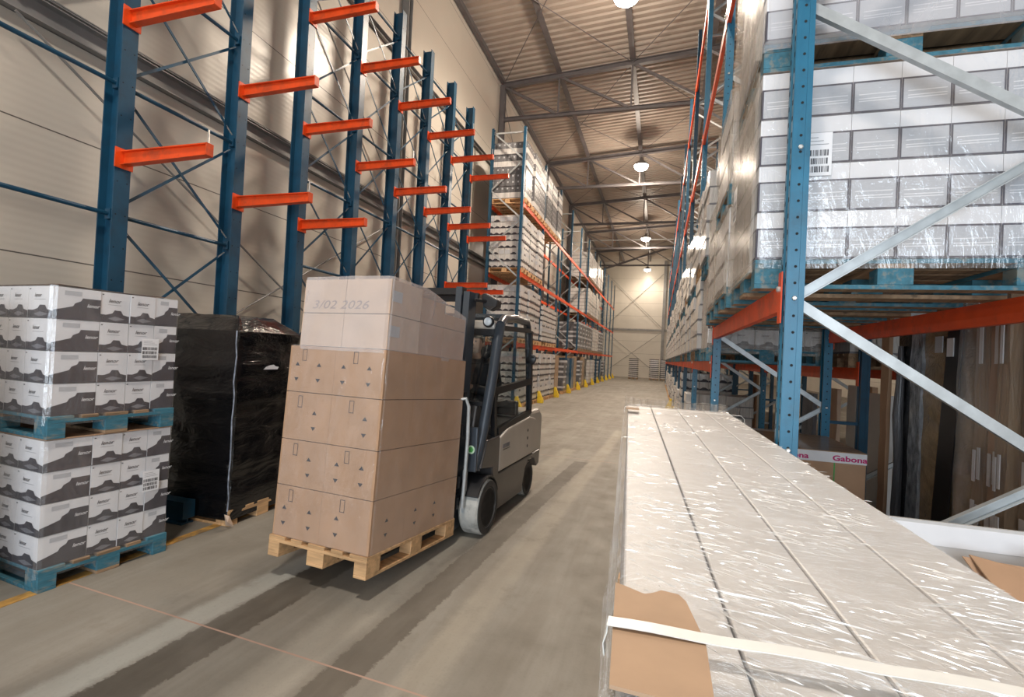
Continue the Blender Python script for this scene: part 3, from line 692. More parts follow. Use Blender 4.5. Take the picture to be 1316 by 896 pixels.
# cab frame
fr = [(.48, -.13, .60), (.50, -.02, .95), (.51, .13, 1.45), (.51, .22, 1.80), (.50, .30, 1.95), (.49, .42, 2.02), (.49, .70, 2.05), (.48, 1.18, 2.05), (.47, 1.27, 1.98), (.48, 1.34, 1.55), (.50, 1.38, .98)]
for s_ in (1, -1):
    b = MB(); b.tube([(s_*x, y, z) for x, y, z in fr[:5]], .050, 'truckframe', 12); b.build('front_pillar', FK, smooth=True)
    b = MB(); b.tube([(s_*x, y, z) for x, y, z in fr[4:9]], .045, 'truckframe', 12); b.build('roof_rail', FK, smooth=True)
    b = MB(); b.tube([(s_*x, y, z) for x, y, z in fr[8:]], .035, 'truckframe', 12); b.build('rear_pillar', FK, smooth=True)
    b = MB()   # door frame with two windows
    out = [(.16, 1.24), (.26, 1.93), (1.18, 1.93), (1.30, 1.36)]
    b.prof((s_*.515, .17, 1.30), (s_*.515, 1.33, 1.36), [(-.02, -.035), (.02, -.035), (.02, .035), (-.02, .035)], 'blackplastic')
    b.prof((s_*.515, .29, 1.92), (s_*.50, 1.26, 1.95), [(-.02, -.025), (.02, -.025), (.02, .025), (-.02, .025)], 'blackplastic')
    b.prof((s_*.515, .15, 1.28), (s_*.505, .29, 1.93), [(-.02, -.02), (.02, -.02), (.02, .02), (-.02, .02)], 'blackplastic')
    b.prof((s_*.50, 1.30, 1.95), (s_*.515, 1.34, 1.30), [(-.02, -.03), (.02, -.03), (.02, .03), (-.02, .03)], 'blackplastic')
    b.prof((s_*.515, .30, .90), (s_*.515, 1.36, 1.00), [(-.02, -.03), (.02, -.03), (.02, .03), (-.02, .03)], 'blackplastic')
    b.prof((s_*.515, .17, 1.30), (s_*.515, .26, .62), [(-.02, -.03), (.02, -.03), (.02, .03), (-.02, .03)], 'blackplastic')
    b.prof((s_*.515, 1.33, 1.33), (s_*.515, 1.36, .98), [(-.02, -.03), (.02, -.03), (.02, .03), (-.02, .03)], 'blackplastic')
    d = b.build('door_frame', FK)
    b = MB(); b.extr([(s_*.51, .19, 1.34), (s_*.51, 1.29, 1.38), (s_*.50, 1.25, 1.92), (s_*.50, .31, 1.90)], (s_*.005, 0, 0), 'glass'); b.build('window_pane', d)
    b = MB(); b.extr([(s_*.51, .27, .93), (s_*.51, 1.34, 1.01), (s_*.51, 1.30, 1.31), (s_*.51, .20, 1.27)], (s_*.005, 0, 0), 'glass'); b.build('window_pane', d)
b = MB(); b.box(-.50, .50, .24, .31, 1.84, 1.90, 'blackplastic'); b.box(-.48, .48, .05, .09, 1.16, 1.20, 'blackplastic'); b.build('windscreen_frame', FK)
b = MB(); b.extr([(-.47, .10, 1.20), (.47, .10, 1.20), (.47, .27, 1.86), (-.47, .27, 1.86)], (0, .005, 0), 'glass'); b.build('windscreen', FK)
b = MB(); b.extr([(-.45, 1.33, 1.10), (.45, 1.33, 1.10), (.45, 1.27, 1.92), (-.45, 1.27, 1.92)], (0, .005, 0), 'glass'); b.build('rear_window', FK)
b = MB(); b.box(-.46, .46, .24, .36, 1.90, 1.99, 'truckbeige'); b.build('roof_front_panel', FK, bevel=.02)['label'] = 'beige panel above the windscreen'
b = MB(); b.box(-.47, .47, .36, 1.24, 2.03, 2.05, 'glass'); b.build('roof_pane', FK)
for k in range(4):
    b = MB(); y_ = .45+k*.22; b.box(-.47, .47, y_, y_+.04, 2.03, 2.07, 'truckframe'); b.build('roof_bar', FK)
for s_ in (1, -1):
    b = MB(); b.lathe((s_*.40, .22, 1.975), (0, -1, 0), [(.03, -.06), (.055, -.03), (.058, 0), (.052, .012)], 'blackplastic', 20); h = b.build('work_light', FK, smooth=True)
    b = MB(); b.lathe((s_*.40, .207, 1.975), (0, -1, 0), [(.042, 0), (.036, .010), (.012, .014)], 'headlamp', 18); b.build('lamp_glass', h, smooth=True)
# mast, leaning back
def MT(y, z): return (-.20 + y + z*math.tan(math.radians(3.4)), z)
def mbar(b, x0, x1, y0, y1, z0, z1, m):
    (ya, _), (yb, _) = MT(0, z0), MT(0, z1)
    b.add([(x0, ya+y0, z0), (x1, ya+y0, z0), (x1, ya+y1, z0), (x0, ya+y1, z0), (x0, yb+y0, z1), (x1, yb+y0, z1), (x1, yb+y1, z1), (x0, yb+y1, z1)], [(0, 3, 2, 1), (4, 5, 6, 7), (0, 1, 5, 4), (1, 2, 6, 5), (2, 3, 7, 6), (3, 0, 4, 7)], m)
for s_ in (1, -1):
    a, c = sorted((s_*.305, s_*.365))
    b = MB(); mbar(b, a, c, -.10, -.085, .08, 2.22, 'truckframe'); mbar(b, a, c, .045, .06, .08, 2.22, 'truckframe'); w = (a, a+.015) if s_ < 0 else (c-.015, c); mbar(b, w[0], w[1], -.085, .045, .08, 2.22, 'truckframe'); b.build('outer_mast_rail', FK)
    a, c = sorted((s_*.235, s_*.295))
    b = MB(); mbar(b, a, c, -.12, -.02, .15, 2.26, 'truckframe'); b.build('inner_mast_rail', FK)
    b = MB(); mbar(b, s_*.20-.03, s_*.20+.03, -.02, .04, .12, 2.0, 'zinc'); b.build('lift_cylinder', FK, bevel=.01)
    b = MB(); b.tube([(s_*.40, -.35, 1.25), (s_*.455, -.33, 1.26), (s_*.475, -.31, 1.19), (s_*.475, -.30, .9), (s_*.46, -.29, .55), (s_*.45, -.29, .30)], .016, 'galv', 10); b.build('guard_bar', FK, smooth=True)
    b = MB(); b.box(s_*.44-.012, s_*.44+.012, -.26, -.21, .25, .62, 'galv'); b.build('guard_plate', FK)
for z_ in (.30, 1.15, 2.18):
    b = MB(); mbar(b, -.39, .39, .03, .07, z_-.04, z_+.04, 'blackplastic'); b.build('mast_cross_member', FK)
b = MB(); mbar(b, -.30, .30, -.11, -.03, 2.19, 2.25, 'blackplastic'); b.build('mast_cross_member', FK)
for s_ in (1, -1):
    b = MB(); b.extr([(s_*.42, .02, 2.10), (s_*.50, -.02, 2.06), (s_*.56, .02, 2.10), (s_*.56, .02, 2.17), (s_*.44, .02, 2.23), (s_*.40, .02, 2.22)], (0, .12, 0), 'blackplastic'); b.bar((s_*.38, -.10, 2.15), (s_*.46, .05, 2.15), .03, .03, 'blackplastic'); b.build('mast_lamp', FK, bevel=.01)
b = MB()
for zz in (.34, .52, .98): mbar(b, -.42, .42, -.155, -.125, zz-.05, zz+.05, 'blackplastic')
for xx in (-.35, -.12, .12, .35): mbar(b, xx-.02, xx+.02, -.155, -.125, .3, 1.3, 'blackplastic')
mbar(b, -.42, .42, -.155, -.125, 1.27, 1.31, 'blackplastic')
b.build('fork_carriage', FK)
fT = Matrix.Rotation(LA-FA, 4, 'Z')
for xx in (-.26, .16):
    b = MB(); b.box(xx, xx+.11, -.365, -.325, .13, .60, 'blackplastic', None)
    b.extr([(xx, -.325, .115), (xx, -.325, .155), (xx, -1.28, .205), (xx, -1.33, .20), (xx, -1.28, .185)], (.11, 0, 0), 'blackplastic'); b.build('fork', FK, bevel=.004)
b = MB(); b.tube([(.10, -.22, .95), (.12, -.30, 1.4), (.11, -.22, 1.9), (.10, -.16, 2.1)], .012, 'rubberdark', 8); b.tube([(-.10, -.22, .95), (-.12, -.30, 1.4), (-.11, -.22, 1.9), (-.10, -.16, 2.1)], .012, 'rubberdark', 8); b.build('hydraulic_hose', FK, smooth=True)
# interior
b = MB(); b.extr([(-.24, .50, .93), (-.24, 1.0, .93), (-.24, 1.02, 1.04), (-.24, .52, 1.06)], (.48, 0, 0), 'blackplastic'); b.build('seat', FK, bevel=.03)
b = MB(); b.extr([(-.23, .94, 1.03), (-.23, 1.06, 1.03), (-.23, 1.12, 1.58), (-.23, 1.02, 1.60)], (.46, 0, 0), 'blackplastic'); b.build('seat_back', FK, bevel=.04)
b = MB(); b.extr([(-.40, -.02, .90), (-.40, .18, .90), (-.40, .16, 1.14), (-.40, .06, 1.20)], (.80, 0, 0), 'truckgrey'); b.build('dashboard', FK, bevel=.02)
b = MB(); c0 = Vector((-.05, .36, 1.26)); ax = Vector((0, -.6, .8)).normalized(); a1 = Vector((1, 0, 0)); a2 = ax.cross(a1)
b.tube([c0 + a1*math.cos(k*PI/12)*.15 + a2*math.sin(k*PI/12)*.15 for k in range(25)], .014, 'blackplastic', 8, False); b.bar(c0-a1*.14, c0+a1*.14, .03, .015, 'blackplastic'); b.tube([c0, c0-ax*.30], .025, 'blackplastic', 8); b.build('steering_wheel', FK, smooth=True)
b = MB(); b.box(.30, .38, .50, .95, 1.10, 1.16, 'blackplastic'); b.tube([(.34, .52, 1.14), (.34, .50, 1.24)], .015, 'blackplastic', 8); b.build('armrest', FK, bevel=.02)
b = MB(); b.box(.36, .45, .315, .33, 1.69, 1.75, 'blackplastic'); b.tube([(.41, .325, 1.75), (.41, .32, 1.86)], .008, 'blackplastic', 6); b.build('mirror', FK, bevel=.01)
b = MB(); b.lathe((.52, 1.30, 1.62), (0, -1, 0), [(.06, -.02), (.065, 0), (.05, .01)], 'blackplastic', 16); b.bar((.48, 1.30, 1.66), (.56, 1.30, 1.64), .02, .02, 'blackplastic'); b.build('side_mirror', FK, smooth=True)
b = MB(); b.box(-.40, .40, 1.22, 1.30, .95, 1.12, 'blackplastic'); b.build('rear_shelf', FK, bevel=.02)

# ------------------------------------------------------------------ the driver
def skinned(name, verts, edges, rads, mk, parent, lv=2, root=0):
    me = bpy.data.meshes.new(name); me.from_pydata(verts, edges, []); me.update()
    o = bpy.data.objects.new(name, me); C.objects.link(o); o.parent = parent; me.materials.append(M[mk])
    md = o.modifiers.new('skin', 'SKIN'); md.use_smooth_shade = True
    if not me.skin_vertices: 
        bpy.context.view_layer.objects.active = o
    for i, r in enumerate(rads):
        r = (r, r) if not isinstance(r, tuple) else r; me.skin_vertices[0].data[i].radius = r
        me.skin_vertices[0].data[i].use_root = (i == root)
    s_ = o.modifiers.new('sub', 'SUBSURF'); s_.levels = lv; s_.render_levels = lv
    dg = bpy.context.evaluated_depsgraph_get(); nm = bpy.data.meshes.new_from_object(o.evaluated_get(dg)); o.modifiers.clear(); o.data = nm
    nm.polygons.foreach_set('use_smooth', [True]*len(nm.polygons))
    if not nm.materials: nm.materials.append(M[mk])
    return o
# local forklift frame; driver faces -y
HX, HY = .11, .66
body_v = [(HX, HY+.02, 1.13), (HX, HY+.03, 1.27), (HX, HY+.03, 1.43), (HX, HY+.01, 1.54), (HX, HY-.02, 1.62), (HX, HY-.035, 1.70), (HX, HY-.045, 1.76), (HX, HY-.04, 1.83)]
body_r = [(.17, .12), (.155, .11), (.17, .115), (.10, .09), (.052, .055), (.050, .055), (.050, .060), (.035, .04)]
body_e = [(i, i+1) for i in range(7)]
def limb(pts, rs, root):
    k = len(body_v); 
    for p in pts: body_v.append(p)
    body_r.extend(rs); body_e.append((root, k)); body_e.extend((k+i, k+i+1) for i in range(len(pts)-1)); return k
for s_ in (1, -1):
    limb([(HX+s_*.17, HY+.03, 1.50), (HX+s_*.235, HY-.02, 1.36), (HX+s_*.245, HY-.10, 1.24), (HX+s_*.19, HY-.21, 1.27), (HX+s_*.12-.08, HY-.29, 1.32), (HX+s_*.10-.09, HY-.33, 1.34)], [.07, .058, .048, .04, .03, .034], 2)
    limb([(HX+s_*.10, HY-.02, 1.12), (HX+s_*.13, HY-.22, 1.15), (HX+s_*.14, HY-.40, 1.13), (HX+s_*.14, HY-.43, .90), (HX+s_*.14, HY-.44, .68), (HX+s_*.14, HY-.54, .66)], [.10, .085, .062, .055, .04, .038], 0)
body = skinned('person', body_v, body_e, body_r, 'skin', None)
body.parent = None; FM = Matrix.Translation((-2.03, 4.40, 0)) @ Matrix.Rotation(FA, 4, 'Z'); body.matrix_world = FM
tag(body, 'driver in a black hooded jacket sitting in the forklift cab', 'person')
fb = MB(); hc = Vector((HX, HY-.042, 1.765)); vs = []; fs = []
for j in range(13):
    ph = PI*j/12
    for k in range(20):
        a = 2*PI*k/20; jw = 1-.22*max(0, -math.cos(ph))
        vs.append((hc.x+math.sin(ph)*math.cos(a)*.076*jw, hc.y+math.sin(ph)*math.sin(a)*.095*jw-.008*max(0, -math.cos(ph)), hc.z+math.cos(ph)*.118))
fb.add(vs, [(j*20+k, j*20+(k+1) % 20, (j+1)*20+(k+1) % 20, (j+1)*20+k) for j in range(12) for k in range(20)], 'skin')
fb.lathe((HX, HY-.118, 1.755), (0, -1, -.3), [(.016, 0), (.013, .03), (.006, .045)], 'skin', 8)   # nose
for s_ in (1, -1):
    fb.lathe((HX+s_*.028, HY-.128, 1.785), (0, -1, 0), [(.010, -.006), (.009, .001), (.004, .004)], 'ink', 8)
    fb.lathe((HX+s_*.073, HY-.035, 1.755), (s_, 0, 0), [(.018, 0), (.026, .008), (.012, .014)], 'skin', 8)
fb.box(HX-.024, HX+.024, HY-.135, HY-.110, 1.708, 1.715, simple('lips', (.35, .14, .12), .5)); f_ = fb.build('face_features', None, smooth=True); f_.parent = body
hb = MB(); vs = []; fs = []; n = 14
for j in range(9):
    ph = j/8*PI*.62
    for k in range(n):
        a = 2*PI*k/n; cut = 1.0
        x = math.sin(ph)*math.cos(a)*.084; y = math.sin(ph)*math.sin(a)*.104; z = math.cos(ph)*.122
        if y < -.03 and z < .070: z = .070 + (z-.070)*.12; y = max(y, -.098)
        vs.append((HX+x, HY-.036+y, 1.768+z))
fs = [(j*n+k, j*n+(k+1) % n, (j+1)*n+(k+1) % n, (j+1)*n+k) for j in range(8) for k in range(n)]
hb.add(vs, fs, 'hair'); h_ = hb.build('hair', None, smooth=True); h_.parent = body
jv = body_v[:4] + [(HX, HY-.01, 1.63)]; jr = [(.185, .14), (.175, .13), (.19, .135), (.14, .12), (.095, .095)]; je = [(0, 1), (1, 2), (2, 3), (3, 4)]
for s_ in (1, -1):
    k = len(jv); jv += [(HX+s_*.18, HY+.03, 1.50), (HX+s_*.24, HY-.02, 1.36), (HX+s_*.25, HY-.10, 1.24), (HX+s_*.19, HY-.21, 1.27), (HX+s_*.12-.07, HY-.27, 1.31)]; jr += [.09, .076, .066, .056, .048]; je += [(2, k)] + [(k+i, k+i+1) for i in range(4)]
j_ = skinned('jacket', jv, je, jr, 'jacket', None); j_.parent = body
hd = MB(); hd.tube([(HX-.10, HY-.07, 1.60), (HX-.115, HY+.0, 1.66), (HX-.07, HY+.085, 1.68), (HX, HY+.10, 1.69), (HX+.07, HY+.085, 1.68), (HX+.115, HY, 1.66), (HX+.10, HY-.07, 1.60)], [.03, .05, .06, .06, .06, .05, .03], 'jacket', 10); h2 = hd.build('hood', None, smooth=True); h2.parent = body
tv = []; tr_ = []; te = []
tv = [(HX, HY+.02, 1.12)]; tr_ = [(.18, .13)]
for s_ in (1, -1):
    k = len(tv); tv += [(HX+s_*.10, HY-.02, 1.12), (HX+s_*.13, HY-.22, 1.15), (HX+s_*.14, HY-.40, 1.13), (HX+s_*.14, HY-.43, .90), (HX+s_*.14, HY-.44, .70)]; tr_ += [.11, .097, .075, .066, .055]; te += [(0, k)] + [(k+i, k+i+1) for i in range(4)]
t_ = skinned('trousers', tv, te, tr_, 'trousers', None); t_.parent = body
for s_ in (1, -1):     # hands closed on the wheel: palm plus four fingers and a thumb
    px_, py_, pz_ = HX+s_*.10-.09, HY-.33, 1.34; hv = [(px_, py_, pz_)]; hr = [.022]; he = []
    for f in range(4):
        k = len(hv); o_ = (f-1.5)*.018; ln = (.026, .03, .028, .022)[f]
        hv += [(px_+o_, py_-.03, pz_+.018), (px_+o_, py_-.03-ln*.6, pz_+.008), (px_+o_, py_-.028-ln*.5, pz_-.016)]; hr += [.0095, .0085, .0075]; he += [(0, k), (k, k+1), (k+1, k+2)]
    k = len(hv); hv += [(px_-s_*.03, py_-.008, pz_), (px_-s_*.045, py_-.03, pz_-.004)]; hr += [.010, .0085]; he += [(0, k), (k, k+1)]
    hh = skinned('hand', hv, he, hr, 'skin', None, 1); hh.parent = body

# ------------------------------------------------------------------ pallet racks
def upright(b, x, y, z1, mk, fx, w=.10, d=.075, holes=True, zmax_holes=5.5):
    """post: open side along the rack, face towards the aisle (fx = +-1 gives the aisle side)"""
    # omega profile: (x offset from aisle face inwards, y)
    P = [(0, -w/2), (0, -w*.22), (.008, -w*.16), (.008, w*.16), (0, w*.22), (0, w/2), (d, w/2), (d, w/2-.02), (d-.003, w/2-.02), (.003, w/2-.003), (.003, w*.22), (.011, w*.16), (.011, -w*.16), (.003, -w*.22), (.003, -w/2+.003), (d-.003, -w/2+.02), (d, -w/2+.02), (d, -w/2)]
    vs = [(x-fx*p[0], y+p[1], z) for z in (0, z1) for p in P]; n = len(P)
    b.add(vs, [(i, (i+1) % n, n+(i+1) % n, n+i) for i in range(n)], mk)
    # side flange groove and its outer bend seen from the frame end
    for s_ in (-1, 1):
        b.box(min(x-fx*.002, x-fx*.020), max(x-fx*.002, x-fx*.020), y+s_*(w/2+.001)-.002, y+s_*(w/2+.001)+.002, 0, z1, mk)
        b.box(min(x-fx*.052, x-fx*.075), max(x-fx*.052, x-fx*.075), y+s_*(w/2+.001)-.002, y+s_*(w/2+.001)+.002, 0, z1, mk)
    b.box(min(x-fx*.01, x+fx*.0+0), max(x-fx*.01, x), y-w/2-.03, y+w/2+.03, 0, .008, mk)
    if holes:
        z = .1
        while z < min(z1, zmax_holes):
            for s_ in (-1, 1): b.lathe((x-fx*.036, y+s_*(w/2+.0002), z), (0, s_, 0), [(.0065, 0), (.0065, .0008)], 'hole', 8)
            for s_ in (-.034, .034): b.box(min(x+fx*.0006, x), max(x+fx*.0006, x), y+s_-.006, y+s_+.006, z, z+.022, 'hole')
            z += .075
def cbrace(b, a, c, mk='galv', w=.045, d=.028):
    b.prof(a, c, [(-d/2, -w/2), (d/2, -w/2), (d/2, -w/2+.004), (-d/2+.004, -w/2+.004), (-d/2+.004, w/2-.004), (d/2, w/2-.004), (d/2, w/2), (-d/2, w/2)], mk, (0, 1, 0) if abs(a[1]-c[1]) > .01 else (0, 0, 1))
def frame(rack, xf, fx, y, z1, mk, depth=1.1, near=False, pitch=.69, z0=.60, brmk='galv'):
    """xf aisle face of the frame, the rack lies on the -fx side"""
    for (x, f) in ((xf, fx), (xf-fx*depth, -fx)):
        b = MB(); upright(b, x, y, z1, mk, f, holes=near); u = b.build('upright', rack)
        if near:
            z = .6
            while z < min(z1, 4.8): 
                b = MB(); b.lathe((x-f*.036, y-.052, z), (0, -1, 0), [(.011, 0), (.011, .006), (.007, .008)], 'zinc', 6); z += pitch; b.build('bolt', u)
        b = MB(); b.box(min(x+f*.02, x-f*.10), max(x+f*.02, x-f*.10), y-.08, y+.08, 0, .008, mk); b.build('foot_plate', rack)
    b = MB(); xa, xb = xf-fx*.036, xf-fx*(depth-.036); z = z0; side = 0
    cbrace(b, (xa, y-.0, .16), (xb, y, .16), brmk)
    while z + pitch < z1:
        a, c = ((xa, y, z), (xb, y, z+pitch)) if side else ((xa, y, z), (xb, y, z+pitch))
        if side == 0: cbrace(b, (xa, y, z), (xb, y, z+pitch), brmk)
        else: cbrace(b, (xb, y, z), (xa, y, z+pitch), brmk)
        side ^= 1; z += pitch
    cbrace(b, (xa, y, z1-.15), (xb, y, z1-.15), brmk); b.build('frame_brace', rack)
def beam(rack, x, fx, ya, yb, z, mk='orange', h=.12, near=False):
    """x = aisle face; z = top"""
    b = MB(); o = fx*.0
    pr = [(0, 0), (0, -h), (.04, -h), (.045, -h*.62), (.045, -.03), (.038, -.03), (.038, 0)]
    xs = x+fx*.004
    vs = [(xs-fx*p[0], y, z+p[1]) for y in (ya, yb) for p in pr]; n = len(pr)
    b.add(vs, [(i, (i+1) % n, n+(i+1) % n, n+i) for i in range(n)] + [tuple(range(n)), tuple(range(n, 2*n))], mk)
    for y, s_ in ((ya, -1), (yb, 1)):
        b.box(min(xs, xs+fx*.006), max(xs, xs+fx*.006), min(y-s_*.005, y+s_*.055), max(y-s_*.005, y+s_*.055), z-h-.06, z+.06, mk)
    o = b.build('beam', rack)
    if near:
        for y, s_ in ((ya, -1), (yb, 1)):
            b = MB(); b.lathe((xs+fx*.006, y+s_*.03, z-.02), (fx, 0, 0), [(.014, 0), (.014, .012), (.008, .016)], 'zinc', 8); b.build('safety_clip', o)

# right hand rack: frames every 3.08 m, aisle face at x = .54
RX = .54; RY = [2.57+3.08*k for k in range(14)]; RTOP = 9.2
RR = thing('pallet_rack', 'blue and orange pallet rack behind the long white wrapped bundle, loaded with cartons', 'storage rack', (0, 0, 0))
for k, y in enumerate(RY): frame(RR, RX, -1, y, RTOP, 'blue' if k < 3 else 'navy', near=(k < 3), z0=.60, pitch=.69)  # nearer frames get the daylight-lightened copy of the paint
for k in range(len(RY)-1):
    ya, yb = RY[k]+.05, RY[k+1]-.05
    levels = (2.05,) if k == 0 else (1.70,)
    for z in levels + (5.40, 7.9): 
        for (x, f) in ((RX, -1), (RX+1.1, 1)):
            if k == 0 and z > 5: pass
            beam(RR, x, f, ya, yb, z, near=(k < 2))
# second row back to back behind it
R3 = thing('pallet_rack', 'second blue and orange pallet rack back to back behind the first one', 'storage rack', (0, 0, 0))
for k, y in enumerate(RY[:8]): frame(R3, 1.89, -1, y, RTOP if k > 1 else 9.0, 'navy', near=False, z0=.60, pitch=.69)
for k in range(7):
    ya, yb = RY[k]+.05, RY[k+1]-.05
    for z in ((1.70,) if k else (2.50,)) + (5.40,):
        for (x, f) in ((1.89, -1), (2.99, 1)): beam(R3, x, f, ya, yb, z)
for k in range(1, 6):
    for z in (1.15, 3.0):
        b = MB(); b.bar((1.64, RY[k], z), (1.89, RY[k], z), .04, .03, 'navy'); b.build('row_spacer', R3)
# left far rack
LX = -4.14; LY = [14.4+2.9*k for k in range(12)]; LTOP = 8.6
LR = thing('pallet_rack', 'blue and orange pallet rack with galvanised frame braces along the wall beyond the forklift', 'storage rack', (0, 0, 0))
for k, y in enumerate(LY): frame(LR, LX, 1, y, LTOP if k in (0, 2, 3, 5) else 8.5, 'navy', near=False, depth=1.1, z0=.4, pitch=.9)
for k in range(len(LY)-1):
    for z in (2.04, 4.19, 6.32):
        for (x, f) in ((LX, 1), (LX-1.1, -1)): beam(LR, x, f, LY[k]+.05, LY[k+1]-.05, z)
ORD = ['nearest', 'second', 'third', 'fourth', 'fifth', 'sixth', 'seventh', 'eighth', 'ninth', 'tenth', 'eleventh', 'twelfth', 'thirteenth', 'fourteenth']
ORD[0] = 'first'
g0 = None
for k, y in enumerate(LY):
    lb = 'yellow upright guard on the floor, %s along the rack beyond the forklift' % ORD[k]
    if g0 is None:
        g0 = thing('upright_guard', lb, 'rack guard', (LX+.06, y, 0), 0, 'yellow upright guards of the rack beyond the forklift')
        b = MB(); b.extr([(0, -.09, .004), (.20, -.09, .004), (.20, -.09, .10), (.05, -.09, .42), (0, -.09, .42)], (0, .012, 0), 'yellow'); b.extr([(0, .078, .004), (.20, .078, .004), (.20, .078, .10), (.05, .078, .42), (0, .078, .42)], (0, .012, 0), 'yellow')
        b.extr([(.20, -.09, .004), (.20, -.09, .10), (.05, -.09, .42), (.038, -.09, .42), (.188, -.09, .10), (.188, -.09, .004)], (0, .18, 0), 'yellow'); b.build('guard_plate', g0)
    else: dup(g0, (LX+.06, y, 0), 0, lb)
dup(g0, (RX-.06, RY[4], 0), PI, 'yellow upright guard at the foot of the rack beyond the long wrapped bundle', 'yellow guards of the rack behind the bundle')
dup(g0, (-.06+RX, RY[5], 0), PI, 'small yellow upright guard far along the rack on the bundle side', 'yellow guards of the rack behind the bundle')

# ------------------------------------------------------------------ generic loads for the far shelves: outer cartons of one wrapped block in one mesh
def carton_block(name, W_, D_, H_, nx, ny, nz, style, seed=0):
    """W_ along local x (depth of rack), D_ along local y; base z=0"""
    rng = random.Random(seed); b = MB(); cw, cd, ch = W_/nx, D_/ny, H_/nz
    for r in range(nz):
        z = r*ch; jx, jy = rng.uniform(-.012, .012), rng.uniform(-.012, .012)
        dark = {'mixdark': r not in (nz-2, 0, nz-4), 'wavy': False, 'plain': False, 'tray': False, 'brown': False, 'grey': True}[style]
        for i in range(nx):
            for j in range(ny):
                if 0 < i < nx-1 and 0 < j < ny-1 and r < nz-1: continue
                x0_, y0_ = -W_/2+i*cw+jx, -D_/2+j*cd+jy
                mk = {'wavy': 'wrapwhite', 'plain': 'wrapwhite', 'tray': 'white', 'brown': 'wrapbrown', 'mixdark': 'wrapgrey' if dark else 'wrapwhite', 'grey': 'wrapgrey'}[style]
                b.box(x0_+.003, x0_+cw-.003, y0_+.003, y0_+cd-.003, z+.002, z+ch-.003, mk)
                for (o, u, w, outer) in (((x0_+.003, y0_+.003, z), (1, 0, 0), cw-.006, j == 0), ((x0_+cw-.003, y0_+.003, z), (0, 1, 0), cd-.006, i == nx-1), ((x0_+cw-.003, y0_+cd-.003, z), (-1, 0, 0), cw-.006, j == ny-1), ((x0_+.003, y0_+cd-.003, z), (0, -1, 0), cd-.006, i == 0)):
                    if not outer: continue
                    if style == 'wavy':
                        if r % 5 in (2, 3) and rng.random() < .6: face_poly(b, o, u, (0, 0, 1), [(.06*w, .08*ch), (.94*w, .08*ch), (.94*w, .7*ch), (.06*w, .7*ch)], 'lilac', .002)
                        else: face_poly(b, o, u, (0, 0, 1), [(0, 0), (w, 0), (w, .16*ch), (.7*w, .34*ch), (.4*w, .36*ch), (.2*w, .2*ch), (0, .16*ch)], 'graphite', .002)
                    elif style == 'mixdark' and dark: face_poly(b, o, u, (0, 0, 1), [(.35*w, .5*ch), (.65*w, .5*ch), (.65*w, .75*ch), (.35*w, .75*ch)], 'lilac', .002)
                    elif style == 'mixdark': face_poly(b, o, u, (0, 0, 1), [(0, 0), (w, 0), (w, .12*ch), (0, .12*ch)], 'graphite', .002)
                    elif style == 'tray':
                        face_poly(b, o, u, (0, 0, 1), [(0, 0), (w, 0), (w, .64*ch), (0, .64*ch)], 'darkgap', .002); face_poly(b, o, u, (0, 0, 1), [(.05*w, .04*ch), (.95*w, .04*ch), (.95*w, .60*ch), (.05*w, .60*ch)], 'lilac', .004)
                    elif style == 'plain': face_poly(b, o, u, (0, 0, 1), [(0, 0), (w, 0), (w, .10*ch), (0, .10*ch)], 'midgrey', .002)
                    elif style == 'grey' and rng.random() < .5: face_poly(b, o, u, (0, 0, 1), [(0, .5*ch), (w, .5*ch), (w, .9*ch), (0, .9*ch)], 'lilac', .002)
    o = b.build(name); return o
def protoload(style, H_, nz, nx=5, ny=4, seed=0, W_=1.16, D_=.78): 
    o = carton_block('wrapped_carton_load', W_, D_, H_, nx, ny, nz, style, seed); tag(o, 'x', 'pallet load'); return o
PL = {'w19': protoload('wavy', 1.62, 8, 6, 4, 1), 'w17': protoload('wavy', 1.30, 7, 6, 4, 2), 'd19': protoload('mixdark', 1.75, 9, 7, 4, 3), 'p16': protoload('plain', 1.45, 7, 5, 4, 4), 'g15': protoload('grey', 1.4, 6, 4, 3, 5), 'b18': protoload('brown', 1.6, 1, 1, 1, 6, 1.1, .76), 't8': protoload('plain', .80, 4, 5, 4, 7), 't9': protoload('plain', .95, 5, 5, 4, 8)}
# left rack loads: (bay, level, slot, kind)
lev = {0: 0.0, 1: 2.04, 2: 4.19, 3: 6.32}
levn = {0: 'on the floor under the rack', 1: 'on the lowest beam level of the rack', 2: 'on the middle beam level of the rack', 3: 'on the top beam level of the rack'}
bayn = lambda k: '%s bay past the forklift' % ORD[k]
slots = {0: 'front end', 1: 'middle', 2: 'far end'}
plan = []
for s_ in range(3): plan += [(0, 0, s_, 'w19'), (1, 0, s_, 'w19'), (0, 1, s_, 'w19'), (1, 1, s_, 'w17'), (0, 2, s_, 'w19'), (0, 3, s_, 'd19'), (1, 3, s_, 'd19')]
plan += [(2, 0, 0, 'b18'), (2, 0, 2, 'g15'), (3, 0, 0, 'drum'), (3, 0, 1, 'drum'), (3, 0, 2, 'b18'), (4, 0, 1, 'g15'), (4, 0, 2, 'b18'), (5, 0, 0, 'black'), (5, 0, 2, 'p16'), (6, 0, 0, 'p16'), (6, 0, 1, 'p16'), (7, 0, 0, 'g15'), (7, 0, 2, 'drum'), (8, 0, 1, 'g15')]
for k in (5, 6, 7):
    for s_ in range(3): plan += [(k, 3, s_, 'p16')] if k < 7 or s_ == 0 else []
    for s_ in range(3): plan += [(k, 2, s_, 'p16')] if k < 7 else []
for s_ in range(3): plan += [(4, 1, s_, 'g15'), (5, 1, s_, 'g15'), (6, 1, s_, 'p16'), (7, 1, s_, 'g15')]
